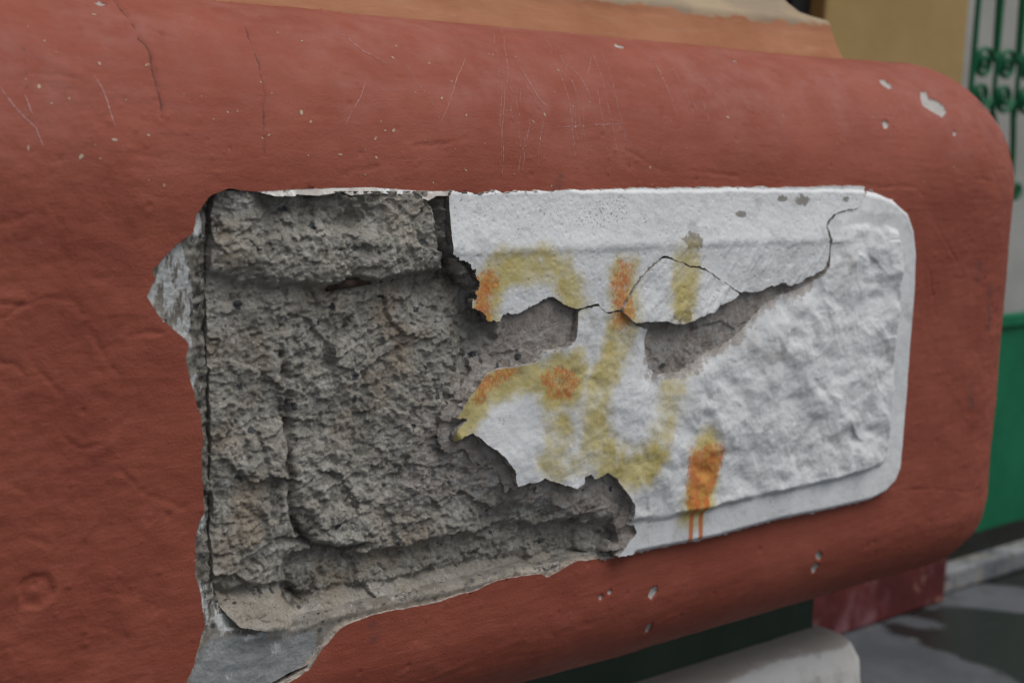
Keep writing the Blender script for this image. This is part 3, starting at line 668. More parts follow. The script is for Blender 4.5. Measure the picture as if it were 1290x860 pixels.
# undercoat bared round the break ---------------------------------------------
SLIT = P2('SLIT'); SBOT = P2('STONE_BOT')
EXP_POLY = np.concatenate([[(-0.36, -0.262), (-0.36, 0.135), (-0.262, 0.135)], SLIT + [(0.0002, 0)], SBOT + [(0, 0.0025)], [(0.16, -0.2015), (0.12, -0.212), (0.0, -0.215), (-0.12, -0.222), (-0.2, -0.235), (-0.3, -0.262)]])
SHEET = P2('SHEET'); RIDGE = P2('RIDGE'); CHIPW = P2('CHIPW')
def exp_height(x, z):
    d = seg_dist(x, z, SLIT)
    hd = poly_sdf(x, z, HOLE)                      # negative inside the break
    h = -0.0040 + 0.0010 * fbm(x, z, 0.02, 4, 0.55, 131) + 0.0006 * fbm(x, z, 0.005, 3, 0.6, 135)
    h -= 0.0050 * np.exp(-(d / 0.006) ** 2) * (z > -0.19)
    gm = sstep(0.02, 0.005, d) * (z > -0.17)
    f1, f2, idv = worley(x, z, 0.007, 137)
    h += gm * (0.0034 * (0.5 - f1) + 0.0025 * facets(x, z, 0.009, 139))
    h += 0.0020 * np.exp(-(seg_dist(x, z, RIDGE) / 0.0035) ** 2)
    lip = seg_dist(x, z, SBOT)
    h += 0.0025 * np.exp(-(lip / 0.004) ** 2) * (x < 0.02)
    h = np.where(hd > 0.0015, np.minimum(h, -0.0045), h)
    return h
def exp_attrs(x, z, h):
    w = sstep(0.003, -0.004, poly_sdf(x, z, CHIPW)) * 0.46
    w = np.maximum(w, 0.8 * np.exp(-(seg_dist(x, z, RIDGE[:4]) / 0.003) ** 2))
    w = np.maximum(w, 0.55 * sstep(-0.006, -0.001, poly_sdf(x, z, HOLE)) * sstep(-0.1, 0.25, fbm(x, z, 0.03, 3, 0.6, 151)))
    for (bx, bz, r) in ((-0.272, -0.110, 0.007), (-0.272, -0.163, 0.008), (-0.262, -0.175, 0.007), (-0.254, -0.186, 0.006), (-0.266, 0.117, 0.008), (-0.213, -0.213, .004), (-0.274, 0.095, 0.010)):
        w = np.maximum(w, np.exp(-(np.hypot(x - bx, (z - bz) * 0.7) / r) ** 2))
    be = 0.95 * np.exp(-(seg_dist(x, z, RIDGE) / 0.0045) ** 2) * (x > -0.22)
    hd = poly_sdf(x, z, HOLE)
    be = np.maximum(be, sstep(-0.005, -0.001, hd) * (z < -0.19) * 0.9)
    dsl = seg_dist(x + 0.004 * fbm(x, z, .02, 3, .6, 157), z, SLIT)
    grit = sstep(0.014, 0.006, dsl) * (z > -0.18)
    w = w * (1 - 0.6 * grit)
    return {'grit': grit, 'white': w, 'sheet': sstep(0.002, -0.002, poly_sdf(x, z, SHEET) + 0.003 * fbm(x, z, 0.02, 3, .6, 155)), 'beige': be}
ex = link('exposed_plaster', relief('exposed_plaster', np.arange(-0.345, 0.16, 0.0012), np.arange(-0.275, 0.132, 0.0012), lambda x, z: poly_sdf(x, z, EXP_POLY),
                                    exp_height, exp_attrs, flat_place, skirt=0.03, jag=0.0010, seed=160), M_EXP, pillar)
tag(ex, 'grey and white undercoat bared where the red skin flaked off')

# stone core -------------------------------------------------------------------
WALLW = P2('WALLW')
UNDER = np.concatenate([WALLW, [(0.6, -0.21), (0.6, 0.13)]])
GROOVE = P2('GROOVE')
CORE_POLY = np.concatenate([SLIT + np.stack([np.where(SLIT[:, 1] > -0.13, 0.0024, 0.0004), 0 * SLIT[:, 1]], -1), SBOT[1:] + [(0, -0.0022)], [(0.17, -0.188), (0.42, -0.10), (0.42, 0.110), (0.10, 0.1165), (-0.03, 0.1185), (-0.050, 0.1215), (-0.15, 0.1235), (-0.24, 0.1235)]])
CORE_POLY[0] = (-0.262, 0.1215)
def stone_height(x, z):
    wx = x + 0.006 * fbm(x, z, 0.03, 3, 0.6, 201); wz = z + 0.006 * fbm(x, z, 0.03, 3, 0.6, 202)
    und = poly_sdf(wx + 0.010 * fbm(x, z, 0.022, 4, 0.65, 206), wz + 0.010 * fbm(x, z, 0.022, 4, 0.65, 207), UNDER)
    up_ = sstep(-0.01, 0.03, z)
    inner = sstep(0.001, -0.0065, und) * up_ + sstep(0.016, -0.012, und) * (1 - up_)
    field = -0.0055 + 0.0075 * np.exp(-((x + 0.07) / 0.06) ** 2 - ((z + 0.05) / 0.07) ** 2) - 0.003 * sstep(-0.21, -0.26, x)
    zl = line_z('LEDGE', x) + 0.009 * fbm(x, z * 0.6, 0.028, 5, 0.62, 211)
    t = sstep(-0.0015, 0.0065, z - zl)
    top = (0.0045 + 0.0055 * sstep(-0.23, -0.16, x)) * t + 0.0035 * sstep(0.0, 0.02, z - zl) - 0.0030 * sstep(0.034, 0.062, z - zl)
    scoop = 0.007 * np.exp(-((x + 0.165) / 0.035) ** 2 - ((z - 0.101) / 0.010) ** 2) + 0.006 * np.exp(-((x + 0.262) / 0.012) ** 2 - ((z - 0.100) / 0.014) ** 2)
    top = top * sstep(-0.090, -0.098, x + 0.25 * (z - 0.09) - 0.012) - scoop
    lower = 1 - t
    s1 = sstep(-0.001, 0.006, line_z('STEP1', x) + 0.008 * fbm(x, z * 0.6, 0.025, 5, 0.62, 215) - z) * sstep(-0.215, -0.19, x)
    z2 = line_z('STEP2', x) + 0.007 * fbm(x, z * 0.6, 0.03, 5, 0.62, 217); zb = line_z('STONE_BOT', x)
    s2 = sstep(-0.001, 0.006, z2 - z)
    lip = np.clip((z2 - z) / np.maximum(z2 - zb, 0.005), 0, 1)
    h_in = 0.0085 + 0.0016 * up_ * sstep(0.065, 0.045, z) - 0.002 * sstep(0.06, 0.09, z) - 0.0030 * sstep(0.0, -0.10, z) - 0.008 * sstep(0.06, 0.095, z) * sstep(-0.052, -0.036, x)
    h = field * (1 - inner) + h_in * inner + top * (1 - inner)
    s1 = s1 * sstep(0.125, 0.08, x); s2 = s2 * sstep(0.145, 0.09, x)
    h -= 0.0105 * s1 * (1 - 0.25 * inner)
    h += s2 * (-0.007 + 0.0175 * lip ** 1.3) * (1 - inner * 0.6)
    h -= 0.009 * np.exp(-((x + 0.005) / 0.018) ** 2 - ((z + 0.146) / 0.010) ** 2)
    h -= 0.006 * np.exp(-((x + 0.085) / 0.012) ** 2 - ((z - 0.052) / 0.012) ** 2)
    gd = seg_dist(wx * .3 + x * .7, wz * .3 + z * .7, GROOVE)
    h -= 0.0068 * np.exp(-(gd / 0.0030) ** 2) * (0.75 + 0.5 * fbm(x, z, 0.02, 2, 0.5, 219))
    # rock break relief
    smooth_lip = s2 * sstep(0.25, 0.7, lip) * (0.25 + 0.75 * sstep(-0.13, -0.19, x))
    mort = inner * sstep(-0.02, 0.02, z - 0.0) + inner * 0.8 * (1 - sstep(-0.02, 0.02, z))
    mort = np.clip(mort, 0, 1)
    torn = np.exp(-((und + 0.003) / 0.008) ** 2) * up_
    amp = (1 - 0.76 * mort * (1 - torn) + 0.5 * torn) * (1 - 0.6 * smooth_lip)
    vx = x + 0.004 * fbm(x, z, 0.012, 4, 0.65, 203); vz = z + 0.004 * fbm(x, z, 0.012, 4, 0.65, 204)
    r = 0.0060 * fbm(wx, wz, 0.085, 3, 0.5, 221)
    r += 0.0052 * facets(vx + 0.3 * vz, vz, 0.036, 231)
    r += 0.0024 * facets(vx, vz - 0.2 * vx, 0.015, 233)
    r += 0.0021 * facets(vx, vz, 0.0065, 235)
    m1, m2, mid = worley(x, z, 0.0030, 237)
    r += 0.0017 * (mid - 0.5) + 0.0004 * (_hash(np.floor(x * 1e5), np.floor(z * 1e5), 9) - 0.5)
    r += 0.0012 * fbm(x, z, 0.008, 4, 0.7, 227)
    g1, g2, gid = worley(vx, vz, 0.014, 239)
    r -= 0.0022 * (gid > 0.88) * sstep(0.40, 0.15, g1)
    h = h + 0.80 * amp * r
    # nothing proud of the red skin past the break
    return h
def stone_attrs(x, z, h):
    und = poly_sdf(x, z, UNDER)
    up_ = sstep(-0.01, 0.03, z)
    mort = sstep(0.0, -0.010, und + 0.006 * fbm(x, z, 0.02, 3, 0.6, 241)) * up_ + sstep(0.012, -0.006, und + 0.008 * fbm(x, z, 0.03, 3, .6, 242)) * (1 - up_) * sstep(-.175, -.15, z + .01 * fbm(x, z, .03, 3, .6, 243))
    z2 = line_z('STEP2', x)
    tan = sstep(0.0, 0.012, z2 - z + 0.004) * (0.25 + 0.45 * sstep(-0.13, -0.19, x))
    tan = np.maximum(tan, 0.85 * sstep(-0.05, 0.35, fbm(x, z, 0.07, 4, 0.55, 245)))
    tan = np.maximum(tan, 0.7 * np.exp(-((x + 0.255) / 0.012) ** 2 - ((z - 0.075) / 0.012) ** 2))
    # black mould on the torn face beside the tablet and in blotches
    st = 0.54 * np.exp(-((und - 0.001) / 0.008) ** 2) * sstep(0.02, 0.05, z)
    st = np.maximum(st, 0.46 * sstep(0.08, 0.45, fbm(x, z * 1.4, 0.055, 4, 0.6, 251)))
    st = np.maximum(st, 0.30 * np.exp(-((x + 0.02) / 0.06) ** 2 - ((z + 0.142) / 0.022) ** 2))  # darker ellipse around the lower cavity
    st = np.maximum(st, 0.55 * np.exp(-((x + 0.262) / 0.012) ** 2 - ((z - 0.098) / 0.014) ** 2))  # darker spot over the small hollow at top left
    lime = 0.95 * np.exp(-((und - 0.006) / 0.020) ** 2) * (z < 0.0) * (z > -.15) + 0.85 * mort * sstep(-0.02, 0.25, x) + 0.4 * mort
    pm = sstep(1.15, 0.55, np.hypot((x + 0.062) / 0.058, (z + 0.088) / 0.042) + 0.9 * fbm(x, z, 0.03, 4, 0.65, 247))
    mort = np.maximum(mort, 0.9 * pm); lime = np.maximum(lime, 0.85 * pm); st = st * (1 - 0.8 * pm)
    cn = np.exp(-((x + 0.258) / 0.016) ** 2 - ((z - 0.116) / 0.012) ** 2)
    st = st * (1 - cn); lime = np.maximum(lime, 1.2 * cn)
    return {'groove': np.exp(-(seg_dist(x, z, GROOVE) / 0.0026) ** 2) * (0.5 + 0.5 * sstep(-.2, .2, fbm(x, z, .015, 3, .6, 255))), 'mort': mort, 'tan': np.clip(tan, 0, 1) * (1 - mort), 'stain_dark': st * (1 - 0.75 * mort * sstep(0.0, 0.03, -und)), 'lime': np.clip(lime, 0, 1)}
core = link('stone_core', relief('stone_core', np.arange(-0.274, 0.43, 0.0010), np.arange(-0.205, 0.122, 0.0010), lambda x, z: poly_sdf(x, z, CORE_POLY),
                                 stone_height, stone_attrs, flat_place, skirt=0.04, jag=0.0012, seed=260), M_STONE, pillar)
tag(core, 'rough grey broken stone bared at the left of the tablet')

# embedded pebbles
PV, PF = [], []
ICO_V = np.array([(0, 0, 1.0)] + [(0.894 * math.cos(a), 0.894 * math.sin(a), 0.447) for a in np.arange(5) * 2 * math.pi / 5] +
                 [(0.894 * math.cos(a), 0.894 * math.sin(a), -0.447) for a in (np.arange(5) + 0.5) * 2 * math.pi / 5] + [(0, 0, -1.0)])
ICO_F = [(0, 1, 2), (0, 2, 3), (0, 3, 4), (0, 4, 5), (0, 5, 1), (1, 6, 2), (2, 7, 3), (3, 8, 4), (4, 9, 5), (5, 10, 1),
         (6, 7, 2), (7, 8, 3), (8, 9, 4), (9, 10, 5), (10, 6, 1), (11, 7, 6), (11, 8, 7), (11, 9, 8), (11, 10, 9), (11, 6, 10)]
peb = [(-0.143, -0.158, 0.0042)] + [(rng.uniform(-0.255, -0.02), rng.uniform(-0.175, 0.11), rng.uniform(0.0009, 0.0024)) for _ in range(34)]
for (px, pz, r) in peb:
    hh = float(stone_height(np.array([px]), np.array([pz]))[0])
    rot = Matrix.Rotation(rng.uniform(0, 6.28), 3, 'Y') @ Matrix.Rotation(rng.uniform(0, 6.28), 3, 'X')
    sc3 = np.array((rng.uniform(0.7, 1.3), rng.uniform(0.6, 1.0), rng.uniform(0.7, 1.2))) * r
    vv = (ICO_V * sc3 * rng.uniform(0.8, 1.15, (12, 1))) @ np.array(rot)
    vv = vv + np.array([px, -(hh - r * 0.25), pz])
    b0 = len(PV); PV += list(vv); PF += [tuple(b0 + q for q in f) for f in ICO_F]
pb = link('pebbles', mesh_np('pebbles', np.array(PV), np.array(PF), smooth=False), mat_plain('blue_grey_grit', (0.15, 0.15, 0.15), (0.28, 0.27, 0.255), 200, 0.85, 0), core)
tag(pb, kind='stuff')

sl = [(-0.176, 0.0525), (-0.168, 0.0535), (-0.158, 0.0545), (-0.146, 0.0555), (-0.132, 0.0560), (-0.118, 0.0572)]
tag(tube('rusty_sliver', [(a, 0.002 - 0.001 * math.sin(i), b) for i, (a, b) in enumerate(sl)], 0.0042, mat_plain('rusty_brown_metal', (0.045, 0.030, 0.026), (0.10, 0.065, 0.05), 120, 0.8, 0.0008), core, flat=0.8), 'dark rusty sliver under the ledge')

# white plaster tablet ----------------------------------------------------------
TABR = P2('TABR'); FIELD = P2('FIELD'); SHELL = P2('SHELL'); FLAKE = P2('FLAKE_AC'); FLAKEB = P2('FLAKE_B')
TOPZ, RIDZ = 0.1215, 0.0735
PATCH2 = P2('PATCH2')
def cove(z):
    t = np.clip((TOPZ - z) / (TOPZ - RIDZ), 0, 1)
    return t
def paint_attrs(x, z, h):
    def st(name, w, soft=0.55):
        d = seg_dist(x + 0.007 * fbm(x, z, 0.022, 4, .6, 271), z + 0.007 * fbm(x, z, 0.022, 4, .6, 272), P2(name))
        return 1 - sstep(w * soft * 0.55, w * 1.85, d)
    ye = np.zeros(x.shape)
    for nme, w, a in (('Y1', 0.0150, 0.70), ('Y2', 0.0165, 0.70), ('Y8', 0.018, 0.72), ('Y9', 0.016, 0.50), ('Y3', 0.0165, 0.70), ('Y4', 0.0150, 0.92), ('Y5', 0.017, 0.80), ('Y6', 0.0165, 0.60), ('Y7', 0.014, 0.42), ('O5', 0.020, 0.80), ('O2', 0.0145, 0.6)):
        ye = np.maximum(ye, a * st(nme, w))
    ye = ye * (0.98 + 0.70 * fbm(x, z, 0.032, 4, 0.6, 273))
    o = np.zeros(x.shape)
    for nme, w, a in (('O1', 0.0105, 0.72), ('O2', 0.0125, 0.66), ('O3', 0.008, 0.60), ('O4', 0.0070, 0.62)):
        o = np.maximum(o, a * st(nme, w, 0.3))
    p = P2('O5'); tt = np.clip((p[0, 1] - z) / (p[0, 1] - p[-1, 1]), 0, 1)
    cx = np.interp(z, p[::-1, 1], p[::-1, 0])
    w5 = 0.0330 - 0.0150 * tt
    o5 = (1 - sstep(0.55, 1.1, seg_dist(x, z, p) / w5)) * sstep(p[-1, 1] - 0.010, p[-1, 1] + 0.004, z)
    o = np.maximum(o, 0.86 * o5 * sstep(p[0, 1] + 0.020, p[0, 1] - 0.012, z))
    drip = np.zeros(x.shape)
    for nme in ('D1', 'D2'):
        drip = np.maximum(drip, 1 - sstep(0.0022, 0.0036, seg_dist(x, z, P2(nme))))
    scab = np.full(x.shape, -1.0)
    for (bx, bz, rx, rz) in ((0.345, 0.112, 0.012, 0.005), (0.315, 0.113, 0.007, 0.003), (0.19, 0.078, 0.013, 0.007), (0.41, 0.112, 0.008, 0.003), (0.255, 0.100, 0.010, 0.003), (0.172, 0.0125, 0.008, 0.005), (0.185, 0.010, 0.006, 0.006)):
        scab = np.maximum(scab, (1 - np.hypot((x - bx) / rx, (z - bz) / rz)))
    band = 0.55 * np.exp(-((z - 0.101) / 0.012) ** 2) * sstep(0.25, 0.05, x) + 1.3 * np.exp(-((x - 0.085) / 0.022) ** 2 - ((z - 0.100) / 0.012) ** 2)
    return {'yellow': ye, 'orange': o, 'drip': drip * 0.92, 'scab': scab, 'band': band, 'bare': (0.70 + 0.5 * fbm(x, z, 0.03, 3, 0.6, 275)) * np.exp(-(seg_dist(x, z, PATCH2) / 0.011) ** 2) * (h < 0.0155), 'sooty': sstep(-0.02, -0.05, x) * sstep(-.02, .02, z)}

def lumps(x, z):
    wx = x + 0.008 * fbm(x, z, 0.04, 2, 0.5, 281); wz = z + 0.008 * fbm(x, z, 0.04, 2, 0.5, 282)
    a = fbm(wx, wz * 1.15, 0.066, 3, 0.42, 283)
    b = np.abs(fbm(wx + wz * 0.5, wz, 0.036, 3, 0.5, 287))
    f1, f2, idv = worley(wx + 0.4 * wz, wz, 0.030, 289)
    right = sstep(0.12, 0.30, x)
    dents = -0.0034 * (idv > 0.70) * np.exp(-(f1 / 0.34) ** 2)
    return (0.0085 * a + 0.0024 * (0.28 - b) + 0.0022 * (0.45 - f1 * f1) * (0.3 + idv) + dents) * (0.56 + 0.28 * right) + 0.0010 * fbm(x, z, 0.011, 4, 0.62, 291)

def shell_height(x, z):
    edge = seg_dist(x, z, TABR)
    fd = poly_sdf(x, z, FIELD) + 0.0025 * fbm(x, z, 0.03, 3, 0.5, 293)
    inf = sstep(0.0015, -0.0065, fd)
    band = z > RIDZ
    h = 0.0100 + 0.0006 * fbm(x, z, 0.02, 4, 0.5, 295)
    h = h + inf * (0.0052 + lumps(x, z)) * (1 - 0.6 * np.exp(-((x + 0.01) / 0.05) ** 2 - ((z + 0.06) / 0.05) ** 2))
    cv = 0.0070 + 0.0085 * cove(z) ** 1.5 + 0.0006 * fbm(x, z, 0.015, 4, .5, 296)
    h = np.where(z > RIDZ - 0.003, np.minimum(h, cv) * sstep(0.40, 0.44, x) + cv * (1 - sstep(0.40, 0.44, x)), h)
    tp = np.exp(-(seg_dist(x, z, PATCH2) / 0.012) ** 2)
    h = h * (1 - tp) + (0.0110 + 0.0012 * fbm(x, z, 0.015, 4, 0.6, 297)) * tp
    d_low = np.clip(1 - edge / 0.007, 0, 1)
    h = h - 0.0085 * d_low ** 2
    return h
shell = link('plaster_panel', relief('plaster_panel', np.arange(-0.075, 0.57, 0.0011), np.arange(-0.215, 0.13, 0.0011), lambda x, z: poly_sdf(x, z, SHELL) + 0.0002,
                                     shell_height, paint_attrs, flat_place, skirt=0.011, jag=0.0026, jag_wl=0.012, seed=299), M_WHITE, pillar)
tag(shell, 'rough white painted plaster tablet with yellow and orange spray paint')

def flake_height(x, z):
    z = z + 0.0030 * fbm(x, z * 0.2, 0.06, 4, 0.6, 309)
    t = cove(z)
    low = 0.0158 + 0.0012 * fbm(x, z, 0.05, 3, 0.5, 311)
    low += 0.0010 * sstep(0.05, 0.3, fbm(x * 1.6 - z, z * 0.5, 0.03, 3, 0.5, 313)) * sstep(0.1, 0.2, x)
    cv = 0.0085 + 0.0090 * t ** 1.5
    h = low + (cv - low) * sstep(RIDZ - 0.005, RIDZ + 0.007, z) + np.where(z > RIDZ, 0, 0.0 * np.exp(-((RIDZ - z) / (0.0055 + 0.004 * sstep(0, .3, fbm(x, z * 0, 0.05, 2, .5, 312)))) ** 2))
    edge = np.clip(1 - (TOPZ - z) / 0.003, 0, 1)
    h = h - 0.003 * edge ** 2
    h += 0.0004 * fbm(x, z * 1.3, 0.012, 4, 0.6, 315) + 0.00035 * fbm(x, z, 0.004, 3, 0.6, 317)
    f1, f2, idv = worley(x, z, 0.006, 319)
    h -= 0.0010 * (idv > 0.82) * np.clip(1 - f1 / 0.22, 0, 1)
    return h
f1_o = link('plaster_flake', relief('plaster_flake', np.arange(-0.075, 0.50, 0.0010), np.arange(0.0, 0.127, 0.0010), lambda x, z: poly_sdf(x, z, FLAKE) + 0.0007 - 0.0014 * sstep(0.36, 0.42, x) + 0.009 * fbm(x, z, 0.016, 4, 0.65, 323) * sstep(0.0, -0.03, x),
                                    flake_height, paint_attrs, flat_place, skirt=0.0065, jag=0.0026, jag_wl=0.012, seed=321), M_WHITE, shell)
tag(f1_o, 'upper plaster sheet lifting along a jagged lower edge')
def flakeb_height(x, z):
    return flake_height(x, np.minimum(z, 0.068)) + 0.0022 - 0.03 * (z - 0.04) + 0.002 * fbm(x * 1.5 - z, z, 0.03, 3, .5, 325)
f2_o = link('plaster_flake', relief('plaster_flake', np.arange(0.09, 0.27, 0.0008), np.arange(-0.005, 0.08, 0.0008), lambda x, z: poly_sdf(x, z, FLAKEB) + 0.0008,
                                    flakeb_height, paint_attrs, flat_place, skirt=0.0125, jag=0.0009, jag_wl=0.006, seed=327), M_WHITE, shell)
tag(f2_o, 'loose wedge of plaster cracked free below the upper sheet')

mort_l = link('mortar_layer', relief('mortar_layer', np.arange(-0.11, 0.17, 0.0010), np.arange(-0.2, 0.03, 0.0010),
    lambda x, z: np.maximum(poly_sdf(x, z, SHELL) - 0.010 - 0.016 * fbm(x, z, 0.035, 4, 0.6, 341), np.maximum(x - 0.155, np.maximum(z - 0.012, -0.192 - z))),
    lambda x, z: 0.0080 - 0.20 * np.maximum(poly_sdf(x, z, SHELL), 0) + 0.0018 * facets(x + 0.003 * fbm(x, z, .01, 3, .6, 343), z, 0.014, 345) + 0.0012 * fbm(x, z, 0.006, 3, 0.65, 347),
    lambda x, z, h: {'mort': np.full(x.shape, 1.0), 'tan': np.zeros(x.shape), 'stain_dark': 0.12 * sstep(0, .4, fbm(x, z, .02, 3, .6, 349)), 'lime': 1.0 * sstep(-.25, .2, fbm(x, z, .025, 3, .6, 351)), 'groove': np.zeros(x.shape)},
    flat_place, skirt=0.014, jag=0.003, jag_wl=0.009, seed=353), M_STONE, pillar)
tag(mort_l, 'crumbling pinkish mortar layer behind the broken tablet edge')

RIM = P2('RIM')
rim = link('plaster_rim', relief('plaster_rim', np.arange(-0.245, -0.05, 0.0007), np.arange(0.100, 0.127, 0.0007), lambda x, z: poly_sdf(x, z, RIM),
                                 lambda x, z: 0.0035 + 0.0035 * (0.122 - z) / 0.006 + 0.0006 * fbm(x, z, 0.008, 3, .6, 331), lambda x, z, h: {**paint_attrs(x, z, h), 'bare': 0.62 + 0.6 * fbm(x, z, 0.02, 3, .6, 335)}, flat_place, skirt=0.012, jag=0.0006, jag_wl=0.006, seed=333), M_WHITE, pillar)
tag(rim, 'thin pale rim of plaster left along the top')

# courses above and below ---------------------------------------------------------
def course(name, prof, mat, inset_end, noise_amp=0.0012, xl=-1.05, seed=700, attrs=None, step=0.006):
    """profile [(inset, z), ...] swept along the front, round the corner (radius rc) and down the side"""
    prof = np.array(prof, float)
    L = np.concatenate([[0], np.cumsum(np.hypot(*np.diff(prof, axis=0).T))])
    n = int(L[-1] / step) + 2
    t = np.linspace(0, L[-1], n)
    ins = np.interp(t, L, prof[:, 0]); zz = np.interp(t, L, prof[:, 1])
    path = []
    rc = inset_end
    xe = X1
    xs = np.concatenate([np.linspace(xl, -0.5, 8)[:-1], np.arange(-0.5, xe - 0.40, 0.008)])
    for x in xs: path.append((x, None))
    arc = np.linspace(0, 1, 40)
    V = []; nx_ = len(xs); cols = []
    for x in xs:
        cols.append(np.stack([np.full(n, x), ins, zz], -1) + np.array([0, 0, 0]))
    x_last = xs[-1]
    for a in arc[1:]:      # straight bit up to the corner, each profile row has its own end
        xr = (xe - ins - rc)
        cols.append(np.stack([x_last + (xr - x_last) * a, ins, zz], -1))
    for a in np.linspace(0, math.pi / 2, 9)[1:]:
        cols.append(np.stack([xe - ins - rc + rc * math.sin(a), ins + rc - rc * math.cos(a), zz], -1))
    for y in (0.1, 0.4, 0.7):
        cols.append(np.stack([xe - ins, ins + rc + y, zz], -1))
    V = np.concatenate(cols); m = len(cols)
    nn = noise_amp * (fbm(V[:, 0], V[:, 2] + V[:, 1], 0.05, 4, 0.55, seed) + 0.4 * fbm(V[:, 0] * 0.3, V[:, 2] + V[:, 1], 0.012, 3, 0.5, seed + 9))
    V[:, 1] -= nn; V[:, 0] += nn * 0.5
    idx = np.arange(m * n).reshape(m, n)
    F = np.stack([idx[:-1, :-1].ravel(), idx[1:, :-1].ravel(), idx[1:, 1:].ravel(), idx[:-1, 1:].ravel()], -1)
    at = attrs(V) if attrs else None
    return link(name, mesh_np(name, V, F, at), mat, pillar)

def mat_orange():
    k = NT('orange_and_cream_paint')
    b = k.noise(70, 6, 0.6, (0.25, 1, 1.4)); a = k.noise(10, 5, 0.6)
    col = k.mix(k.mr(a, 0.35, 0.65), (0.38, 0.155, 0.075), (0.44, 0.195, 0.10))
    col = k.mix(k.mr(b, 0.52, 0.76, 0, 0.6), col, (0.50, 0.26, 0.155))
    cr = k.mr(k.ma('ADD', k.attr('cream'), k.mr(k.noise(45, 7, 0.7, (0.5, 1, 1)), 0.3, 0.7, -0.28, 0.28, False)), 0.35, 0.55)
    col = k.mix(cr, col, k.mix(k.mr(a, 0.4, 0.6), (0.40, 0.305, 0.20), (0.31, 0.24, 0.165)))
    return k.out(col, 0.75, k.bump(k.noise(200, 5, 0.6, (0.3, 1, 1)), 0.0008, 0.6), 0.3)
ZM = 0.3025
mould = course('orange_moulding', [(0.30, 0.2540), (0.186, 0.2540), (0.186, 0.2600), (0.192, 0.2750), (0.197, 0.2900), (0.199, 0.3000), (0.2015, ZM + 0.0015), (0.206, ZM + 0.003), (0.215, ZM + 0.0060), (0.225, 0.3130), (0.236, 0.3240), (0.243, 0.345), (0.2445, 0.37), (0.245, 0.42)],
               mat_orange(), 0.004, 0.0012, seed=711, attrs=lambda V: {'cream': sstep(0.280, 0.316, V[:, 2] + 0.00 * V[:, 0])}, step=0.003)
tag(mould, 'orange painted fillet under a worn cream cove')
shaft = course('shaft', [(0.2435, 0.40), (0.2435, 3.4), (0.4, 3.4)], mat_plain('cream_wall_paint', (0.40, 0.32, 0.23), (0.47, 0.385, 0.28), 6, 0.8), 0.02, 0.002, seed=721, step=0.08)
neck = course('dark_neck', [(0.178, ZB - 0.060 - 0.05), (0.180, ZB + 0.01)][::-1], mat_plain('dark_green_paint', (0.030, 0.052, 0.034), (0.045, 0.070, 0.048), 12, 0.6, 0.001), 0.003, 0.001, seed=731)
def mat_base():
    k = NT('dirty_white_stone')
    a = k.noise(7, 7, 0.62, (0.6, 1, 1)); b = k.noise(34, 7, 0.7)
    col = k.mix(k.mr(a, 0.38, 0.62), (0.70, 0.675, 0.63), (0.80, 0.785, 0.755))
    col = k.mix(k.mr(b, 0.54, 0.72, 0, 0.6), col, (0.42, 0.37, 0.31))
    gr = k.mr(k.ma('ADD', k.attr('grime'), k.mr(k.noise(16, 7, 0.7, (0.45, 1, 1)), 0.3, 0.7, -0.5, 0.5, False)), 0.3, 0.85)
    col = k.mix(k.ma('MULTIPLY', gr, 0.62), col, (0.25, 0.20, 0.155))
    return k.out(col, 0.9, k.bump(k.noise(90, 7, 0.68), 0.0016, 0.7), 0.25)
ZBT = ZB - 0.098
base = course('base_stone', [(0.24, ZBT + 0.006), (0.180, ZBT + 0.003), (0.160, ZBT - 0.002), (0.146, ZBT - 0.008), (0.137, ZBT - 0.018), (0.132, ZBT - 0.032), (0.130, ZBT - 0.06), (0.128, ZBT - 0.15), (0.122, GZ + 0.001)][::1],
              mat_base(), 0.018, 0.004, seed=741, attrs=lambda V: {'grime': sstep(ZBT - 0.020, ZBT - 0.004, V[:, 2])})
for o_ in (mould, shaft, neck, base):
    pass
tag(neck, 'dark green recessed neck under the red block'); tag(base, 'dirty white stone footing with a worn top edge')

# ------------------------------------------------------------------ yellow wall and its red dado
WY = 0.69
M_YEL = mat_plain('ochre_wall_paint', (0.37, 0.245, 0.095), (0.43, 0.295, 0.125), 3.0, 0.85, 0.002, (0.33, 0.225, 0.10))
def mat_dado():
    k = NT('scuffed_dark_red_paint')
    a = k.noise(6, 6, 0.6)
    col = k.mix(k.mr(a, 0.35, 0.66), (0.075, 0.012, 0.012), (0.12, 0.020, 0.019))
    col = k.mix(k.mr(k.noise(11, 6, 0.6, (1, 1, 0.6)), 0.50, 0.66, 0, 0.7), col, (0.24, 0.115, 0.13))
    col = k.mix(k.mr(k.noise(17, 6, 0.65), 0.57, 0.67, 0, 0.75), col, (0.36, 0.19, 0.13))
    return k.out(col, 0.7, k.bump(k.noise(60, 5, 0.6), 0.002, 0.6), 0.3)
ywall = empty('ochre_wall', (1.5, WY, GZ), 'ochre painted wall pier with a dark red base, behind the pillar', 'wall')
box('wall', 1.252, 1.679, WY, WY + 0.5, -0.35, 3.6, M_YEL, ywall, 0.006)
box('dado', 1.10, 1.742, WY - 0.018, WY + 0.5, GZ, -0.352, mat_dado(), ywall, 0.008)
box('wall', -1.6, 1.02, WY + 0.28, WY + 0.5, GZ, 3.6, M_YEL, ywall, 0.006)
